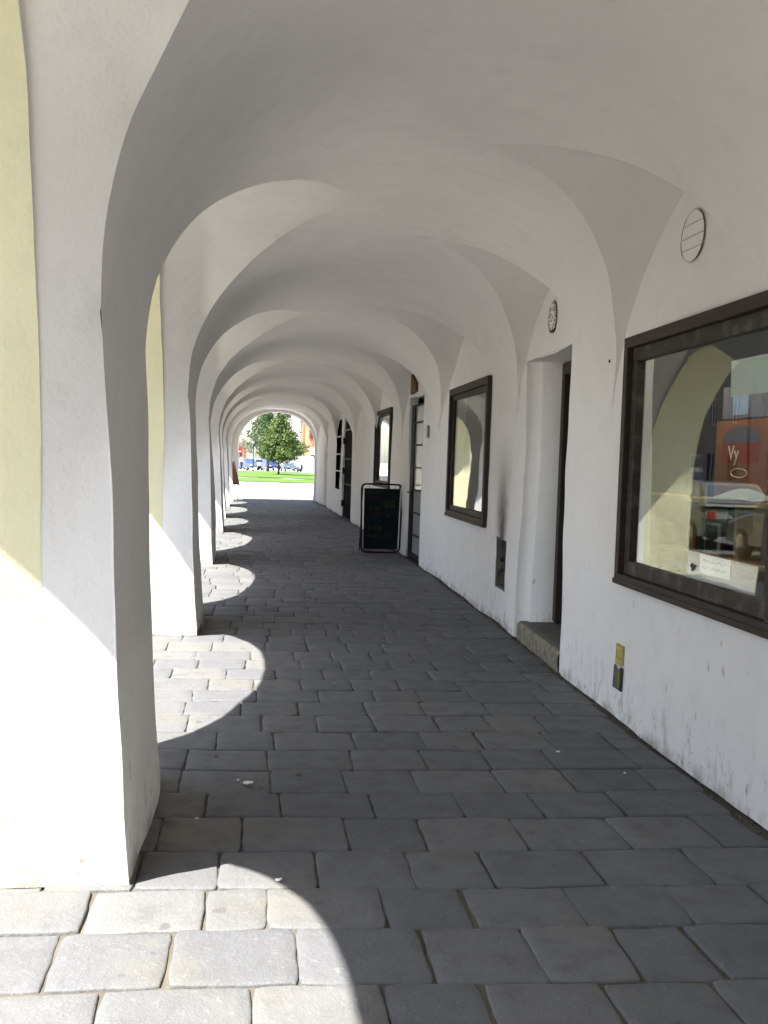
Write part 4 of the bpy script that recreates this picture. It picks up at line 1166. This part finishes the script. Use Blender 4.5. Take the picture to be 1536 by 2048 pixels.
# parked scooter beside the silver car
t = tag(empty('motor_scooter', (6.05, 118.5, 0), .9), 'dark motor scooter parked beside the silver white car', 'scooter')
for x in (-.6, .6):
    m_ = MB(); m_.lathe([(.12, -.05), (.22, -.05), (.24, 0), (.22, .05), (.12, .05)], (x, 0, .24), 16, 0, 'Y'); m_.build('wheel', M['black'], t, True)
m_ = MB(); m_.tube([(-.62, 0, .30), (-.50, 0, .75), (-.42, 0, 1.02)], [.05, .045, .035], 8); m_.tube([(-.45, -.3, 1.03), (-.40, 0, 1.05), (-.45, .3, 1.03)], .02, 8); m_.build('handlebar', M['black'], t, True)
m_ = MB(); m_.prism([(-.52, .30), (-.50, .80), (-.40, .82), (-.32, .36), (.05, .30), (.15, .66), (.85, .72), (.80, .45), (.45, .26)], -.13, .13, lambda x, z, o: (x, o, z)); m_.build('body', paintm('scooter_blue', (.10, .11, .25)), t)
m_ = MB(); m_.box(.14, .84, -.13, .13, .70, .80, 0, None, .04); m_.build('seat', M['black'], t)

# ------------------------------------------------------------------ person
def person(loc, rz, label):
    t = tag(empty('person', loc, rz), label, 'person')
    J = {'pel': (0, 0, .95, .13), 'wst': (0, 0, 1.08, .125), 'chs': (0, .01, 1.30, .15), 'nk': (0, .01, 1.46, .06), 'hd0': (0, .0, 1.54, .075), 'hd1': (0, -.01, 1.64, .10), 'hd2': (0, 0, 1.72, .07),
         'ls': (-.19, .01, 1.41, .06), 'le': (-.25, .08, 1.14, .045), 'lw': (-.24, -.04, .92, .035), 'lh': (-.23, -.08, .84, .038),
         'rs': (.19, .01, 1.41, .06), 're': (.25, -.03, 1.13, .045), 'rw': (.24, -.18, .95, .035), 'rh': (.23, -.22, .88, .038),
         'lp': (-.10, 0, .90, .10), 'lk': (-.11, -.16, .52, .065), 'la': (-.11, -.20, .10, .045), 'lf': (-.11, -.36, .04, .035),
         'rp': (.10, 0, .90, .10), 'rk': (.11, .10, .50, .065), 'ra': (.11, .34, .14, .045), 'rf': (.11, .28, .03, .035)}
    E = [('pel', 'wst'), ('wst', 'chs'), ('chs', 'nk'), ('nk', 'hd0'), ('hd0', 'hd1'), ('hd1', 'hd2'), ('chs', 'ls'), ('ls', 'le'), ('le', 'lw'), ('lw', 'lh'), ('chs', 'rs'), ('rs', 're'), ('re', 'rw'), ('rw', 'rh'),
         ('pel', 'lp'), ('lp', 'lk'), ('lk', 'la'), ('la', 'lf'), ('pel', 'rp'), ('rp', 'rk'), ('rk', 'ra'), ('ra', 'rf')]
    k = list(J); me = bpy.data.meshes.new('body'); me.from_pydata([J[q][:3] for q in k], [(k.index(a), k.index(b)) for a, b in E], [])
    o = bpy.data.objects.new('body', me); COL.objects.link(o)
    md = o.modifiers.new('Skin', 'SKIN'); sd = o.modifiers.new('Sub', 'SUBSURF'); sd.levels = sd.render_levels = 1
    lay = me.skin_vertices[0].data if me.skin_vertices else None
    if lay is None:
        bm = bmesh.new(); bm.from_mesh(me); bm.verts.layers.skin.verify(); bm.to_mesh(me); bm.free(); lay = me.skin_vertices[0].data
    for i, q in enumerate(k): lay[i].radius = (J[q][3],) * 2; lay[i].use_root = (q == 'pel')
    dg = bpy.context.evaluated_depsgraph_get(); m2 = bpy.data.meshes.new_from_object(o.evaluated_get(dg)); bpy.data.objects.remove(o)
    skin, shirt, trous, hair = flat('skin', (.45, .26, .18)), flat('white_shirt', (.75, .74, .72)), flat('dark_trousers', (.02, .022, .03)), flat('dark_hair', (.03, .02, .015))
    m2.materials.clear()
    for m_ in (skin, shirt, trous, hair): m2.materials.append(m_)
    for p in m2.polygons:
        c = p.center; p.use_smooth = True
        p.material_index = 3 if (c.z > 1.66 or (c.z > 1.57 and c.y > .03)) else 0 if c.z > 1.47 else 1 if (c.z > 1.0 and not (abs(c.x) > .2 and c.z < 1.2)) else 0 if (abs(c.x) > .19 and c.z > .8) else 2
    ob = bpy.data.objects.new('body', m2); COL.objects.link(ob); ob.parent = t
    mb = MB(); mb.lathe([(.09, 1.69), (.105, 1.66), (.10, 1.72), (.07, 1.77), (.02, 1.785)], n=16); mb.build('hair', hair, t, True)
    return t
person((-1.28, 120, 0), .4, 'person in white shirt and dark trousers walking past the light blue car')

# no-entry sign
t = tag(empty('road_sign', (-1.62, 126, 0)), 'round red no-entry sign with white bar on a post', 'road sign')
mb = MB(); mb.tube([(0, .03, 0), (0, .03, 2.6)], .03, 8); mb.build('post', M['metalgrey'], t)
mb = MB(); mb.lathe([(.29, -.01), (.30, 0), (.29, .012)], (0, 0, 2.25), 28, 0, 'Y'); mb.build('disc', flat('sign_red', (.35, .012, .010), .4), t)
mb = MB(); mb.box(-.21, .21, -.018, -.0102, 2.20, 2.30); mb.build('bar', M['paper'], t)

# ------------------------------------------------------------------ houses across the square
HY = 156.0
def house(name, x0, x1, H, wallm, label, wins, extras=None, roofm=None, arch=True):
    t = tag(empty(name, ((x0 + x1) / 2, HY, 0)), label, 'house', 'houses across the square'); ox = (x0 + x1) / 2
    # front wall with real window openings: strips around them
    xs_ = sorted({x0, x1} | {w[0] for w in wins} | {w[1] for w in wins}); zs_ = sorted({0., H} | {w[2] for w in wins} | {w[3] for w in wins})
    mb = MB()
    for a, b in zip(xs_[:-1], xs_[1:]):
        for c, d_ in zip(zs_[:-1], zs_[1:]):
            mx, mz = (a + b) / 2, (c + d_) / 2
            if any(w[0] < mx < w[1] and w[2] < mz < w[3] for w in wins): continue
            mb.add([(a - ox, 0, c), (b - ox, 0, c), (b - ox, 0, d_), (a - ox, 0, d_)], [(0, 1, 2, 3)])
    for w in wins:
        a, b, c, d_ = w[:4]; a -= ox; b -= ox
        mb.add([(a, 0, c), (b, 0, c), (b, 0, d_), (a, 0, d_), (a, .2, c), (b, .2, c), (b, .2, d_), (a, .2, d_)], [(0, 1, 5, 4), (1, 2, 6, 5), (2, 3, 7, 6), (3, 0, 4, 7)])
    mb.box(x0 - ox, x1 - ox, .25, 10, 0, H)
    mb.build('wall', wallm, t)
    for w in wins:
        a, b, c, d_ = w[:4]; m_ = MB(); fw = .07
        for (p, q, r0, r1) in ((a, b, c, c + fw), (a, b, d_ - fw, d_), (a, a + fw, c, d_), (b - fw, b, c, d_), ((a + b) / 2 - .03, (a + b) / 2 + .03, c, d_)): m_.box(p - ox, q - ox, .10, .16, r0, r1)
        f = m_.build('window' if c > .5 else 'doorway', flat('window_frame', (.55, .52, .48)) if w[4] else M['steel'], t)
        m_ = MB(); m_.box(a - ox, b - ox, .165, .18, c, d_); m_.build('pane', flat('house_glass', (.03, .035, .045), .1, .8), f)
    m_ = MB(); m_.box(x0 - ox, x1 - ox, -.45, .0, H - .28, H, 0, None, .05); m_.box(x0 - ox, x1 - ox, -.25, 0, H - .5, H - .282, 0, None, .03); m_.build('cornice', flat('cornice', (.45, .42, .38)), t)
    m_ = MB(); m_.prism([(-.6, H), (5, H + 4), (10, H)], x0 - ox, x1 - ox, lambda y, z, x: (x, y, z)); m_.build('roof', roofm or flat('roof_tiles', (.28, .11, .06), .9, .1, var=.3, scale=4.), t)
    return t, ox
wl = flat('pink_white_render', (.50, .43, .40), .9, .1, var=.06, scale=1.)
t, ox = house('town_house', -9.0, -.15, 9.6, wl, 'pinkish white town house at the left edge of the far arch', [(-6.5, -5.3, 4.6, 6.6, 1), (-2.9, -1.6, 4.8, 6.6, 1), (-6.6, -4.4, 0, 2.5, 0), (-2.8, -1.55, .0, 2.7, 0)])
m_ = MB(); m_.box(-9 - ox, -.15 - ox, -.7, 0, 3.75, 4.55, 0, None, .05); m_.build('canopy', flat('brown_canopy', (.34, .27, .21)), t)
m_ = MB(); m_.box(-9 - ox, -.15 - ox, -.06, 0, 0, 3.6); 
m_ = MB(); m_.box(-1.4 - ox, -1.0 - ox, -.08, -.002, .0, 2.9); m_.build('door_surround', flat('orange_trim', (.40, .15, .05)), t)
m_ = MB(); m_.box(-2.9 - ox, -1.5 - ox, -.9, -.06, 2.75, 3.1, 0, None, .05); m_.build('awning', flat('red_awning', (.28, .03, .02)), t)
wc = flat('white_render', (.52, .48, .45), .9, .1, var=.05, scale=1.)
t, ox = house('town_house', .45, 7.35, 9.1, wc, 'white town house behind the trees with a dark attic window', [(4.65, 5.75, 7.85, 8.55, 0), (1.5, 2.6, 4.6, 6.3, 1), (4.2, 5.3, 4.6, 6.3, 1), (1.3, 3.2, 0, 2.6, 0), (4.3, 6.6, .0, 2.6, 0)])
m_ = MB(); m_.box(.45 - ox, 7.35 - ox, -.12, -.002, 7.0, 7.14); m_.build('string_course', flat('string_course', (.52, .47, .42)), t)
m_ = MB(); m_.box(.45 - ox, .95 - ox, -.10, -.002, 0, 8.5); m_.build('pilaster', flat('grey_pilaster', (.36, .33, .28)), t)
tw = t
wo = flat('orange_render', (.44, .27, .15), .9, .1, var=.06, scale=1.)
t, ox = house('town_house', 7.4, 16.5, 10.2, wo, 'orange town house with flower box and shop awning at right', [(8.85, 9.95, 4.75, 6.6, 1), (12.2, 13.3, 4.75, 6.6, 1), (9.0, 11.4, 0, 2.55, 0), (12.6, 14.6, 0, 2.4, 0)])
m_ = MB(); m_.box(7.4 - ox, 7.75 - ox, -.14, -.002, 0, 9.5); m_.build('pilaster', flat('brown_pilaster', (.30, .20, .13)), t)
m_ = MB(); m_.box(7.75 - ox, 16.5 - ox, -.22, -.002, 3.50, 3.72, 0, None, .03); m_.build('string_course', flat('brown_course', (.30, .18, .11)), t)
m_ = MB(); m_.box(8.45 - ox, 11.2 - ox, -.10, -.002, 2.95, 3.42, 0, None, .01); sg = m_.build('shop_sign', flat('sign_board', (.58, .50, .44)), t)
m_ = MB()
for i in range(9): m_.box(8.6 + i * .27 - ox, 8.72 + i * .27 - ox, -.125, -.102, 3.08, 3.30)
m_.build('lettering', flat('sign_lettering', (.22, .15, .12)), sg)
m_ = MB(); pl = [(1.25 * math.cos(a), .55 * math.sin(a)) for a in np.linspace(0, PI, 16)]
m_.prism(pl, -.9, -.02, lambda x, z, y: (10.15 + x - ox, y, 2.25 + z)); m_.build('awning', flat('white_awning', (.78, .77, .75)), t)
for xw in (8.75, 12.1):
    m_ = MB(); m_.box(xw - ox, xw + 1.3 - ox, -.35, -.01, 4.45, 4.66, 0, None, .02); fb = m_.build('flower_box', flat('box_brown', (.20, .10, .06)), t)
    V = []; F = []
    for i in range(260):
        c = Vector((xw + 1.3 * rng.uniform() - ox, -.2 + .16 * rng.normal(), 4.70 + .14 * abs(rng.normal()) - .12 * rng.uniform())); s = .05
        u = Vector(rng.normal(size=3)).normalized(); w_ = u.orthogonal().normalized(); b = len(V)
        V += [c - u * s, c + w_ * s, c + u * s, c - w_ * s]; F.append((b, b + 1, b + 2, b + 3))
    link_mesh('flowers', V, F, leaf_mat('red_flowers', (.50, .02, .02), (.45, .03, .08)), fb)
    for s in (0, 1):
        m_ = MB(); m_.box(xw + (.02 if s == 0 else 1.12) - ox - .12, xw + (.14 if s == 0 else 1.24) - ox, -.06, -.004, 4.78, 6.55); m_.build('shutter', flat('red_shutter', (.13, .045, .04)), t)
# shaded row of houses along the west side of the street, mirrored in the big pane
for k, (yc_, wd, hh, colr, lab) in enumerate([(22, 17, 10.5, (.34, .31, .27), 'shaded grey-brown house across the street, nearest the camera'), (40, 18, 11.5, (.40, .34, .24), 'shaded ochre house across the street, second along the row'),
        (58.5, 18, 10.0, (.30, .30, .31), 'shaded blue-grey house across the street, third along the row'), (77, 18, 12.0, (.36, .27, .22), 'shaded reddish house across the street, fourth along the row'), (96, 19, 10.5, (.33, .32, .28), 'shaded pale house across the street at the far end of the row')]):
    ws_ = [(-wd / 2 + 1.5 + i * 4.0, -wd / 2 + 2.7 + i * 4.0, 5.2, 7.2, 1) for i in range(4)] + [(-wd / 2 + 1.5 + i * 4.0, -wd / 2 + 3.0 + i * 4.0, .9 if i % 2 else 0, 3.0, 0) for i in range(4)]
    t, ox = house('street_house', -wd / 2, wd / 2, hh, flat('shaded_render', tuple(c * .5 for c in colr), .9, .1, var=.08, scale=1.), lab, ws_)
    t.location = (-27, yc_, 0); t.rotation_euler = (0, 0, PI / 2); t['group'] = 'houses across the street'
# blue banner on the white house
t = tag(empty('blue_banner', (6.75, 155.4, 2.35)), 'blue banner with a white wave hanging on the white house', 'banner')
m_ = MB(); m_.prism([(-.42, .1), (.40, .35), (.46, .95), (-.30, .80)], -.015, .015, lambda x, z, y: (x, y, z)); m_.build('cloth', flat('banner_blue', (.10, .16, .55)), t)
m_ = MB(); m_.tube([(-.36, -.02, .45), (-.1, -.02, .42), (.1, -.02, .62), (.4, -.02, .6)], .06, 6); m_.build('wave', M['paper'], t)
m_ = MB(); m_.tube([(-.34, .58, .9), (-.34, 0, .9), (.5, 0, .98)], .025, 6); m_.build('bracket', M['steel'], t)

# ------------------------------------------------------------------ light, sky, camera
d_sun = Vector((1.63, .77, -3.26)).normalized()
sl = bpy.data.lights.new('sun', 'SUN'); sl.energy = 5.0; sl.angle = math.radians(.5); sl.color = (1.0, .955, .88)
so = bpy.data.objects.new('sun', sl); COL.objects.link(so); so.rotation_euler = d_sun.to_track_quat('-Z', 'Y').to_euler(); so.location = (-10, -6, 30)
el = math.asin(-d_sun.z); az = math.atan2(-d_sun.x, -d_sun.y)
w = bpy.data.worlds.new('World'); scene.world = w; w.use_nodes = True
nt = w.node_tree; nt.nodes.clear(); bg = nt.nodes.new('ShaderNodeBackground'); sk = nt.nodes.new('ShaderNodeTexSky'); ou = nt.nodes.new('ShaderNodeOutputWorld')
sk.sky_type = 'NISHITA'; sk.sun_disc = False; sk.sun_elevation = el; sk.sun_rotation = az % (2 * PI); sk.air_density = 1.0; sk.dust_density = 1.2; sk.ozone_density = 1.0
bg.inputs[1].default_value = .10; hs = nt.nodes.new('ShaderNodeHueSaturation'); hs.inputs['Saturation'].default_value = .82; nt.links.new(sk.outputs[0], hs.inputs['Color']); nt.links.new(hs.outputs[0], bg.inputs[0]); nt.links.new(bg.outputs[0], ou.inputs[0])

psi, thp, roll = math.radians(7.5804), math.radians(2.8973), math.radians(1.9)
right = Vector((math.cos(psi), -math.sin(psi), 0)); fwd = Vector((math.sin(psi) * math.cos(thp), math.cos(psi) * math.cos(thp), -math.sin(thp))); down = fwd.cross(right)
ix = right * math.cos(roll) - down * math.sin(roll); iy = right * math.sin(roll) + down * math.cos(roll)
cd = bpy.data.cameras.new('camera'); co = bpy.data.objects.new('camera', cd); COL.objects.link(co)
mat = Matrix((ix, -iy, -fwd)).transposed().to_4x4(); mat.translation = Vector((0, 0, 1.6)); co.matrix_world = mat
cd.sensor_width = 36; cd.sensor_fit = 'AUTO'; cd.lens = 36 * 2000 / 2048; cd.clip_start = .05; cd.clip_end = 2000
scene.camera = co
vs = scene.view_settings; vs.view_transform = 'Standard'; vs.look = 'None'; vs.exposure = 2.2; vs.gamma = 1.0; vs.use_curve_mapping = False
cy_ = scene.cycles
cy_.use_denoising = True
try: cy_.denoiser = 'OPENIMAGEDENOISE'
except Exception: pass
cy_.max_bounces = 14; cy_.diffuse_bounces = 8; cy_.glossy_bounces = 4; cy_.transparent_max_bounces = 12; cy_.sample_clamp_indirect = 10.0
cy_.caustics_reflective = False; cy_.caustics_refractive = False
scene.render.film_transparent = False
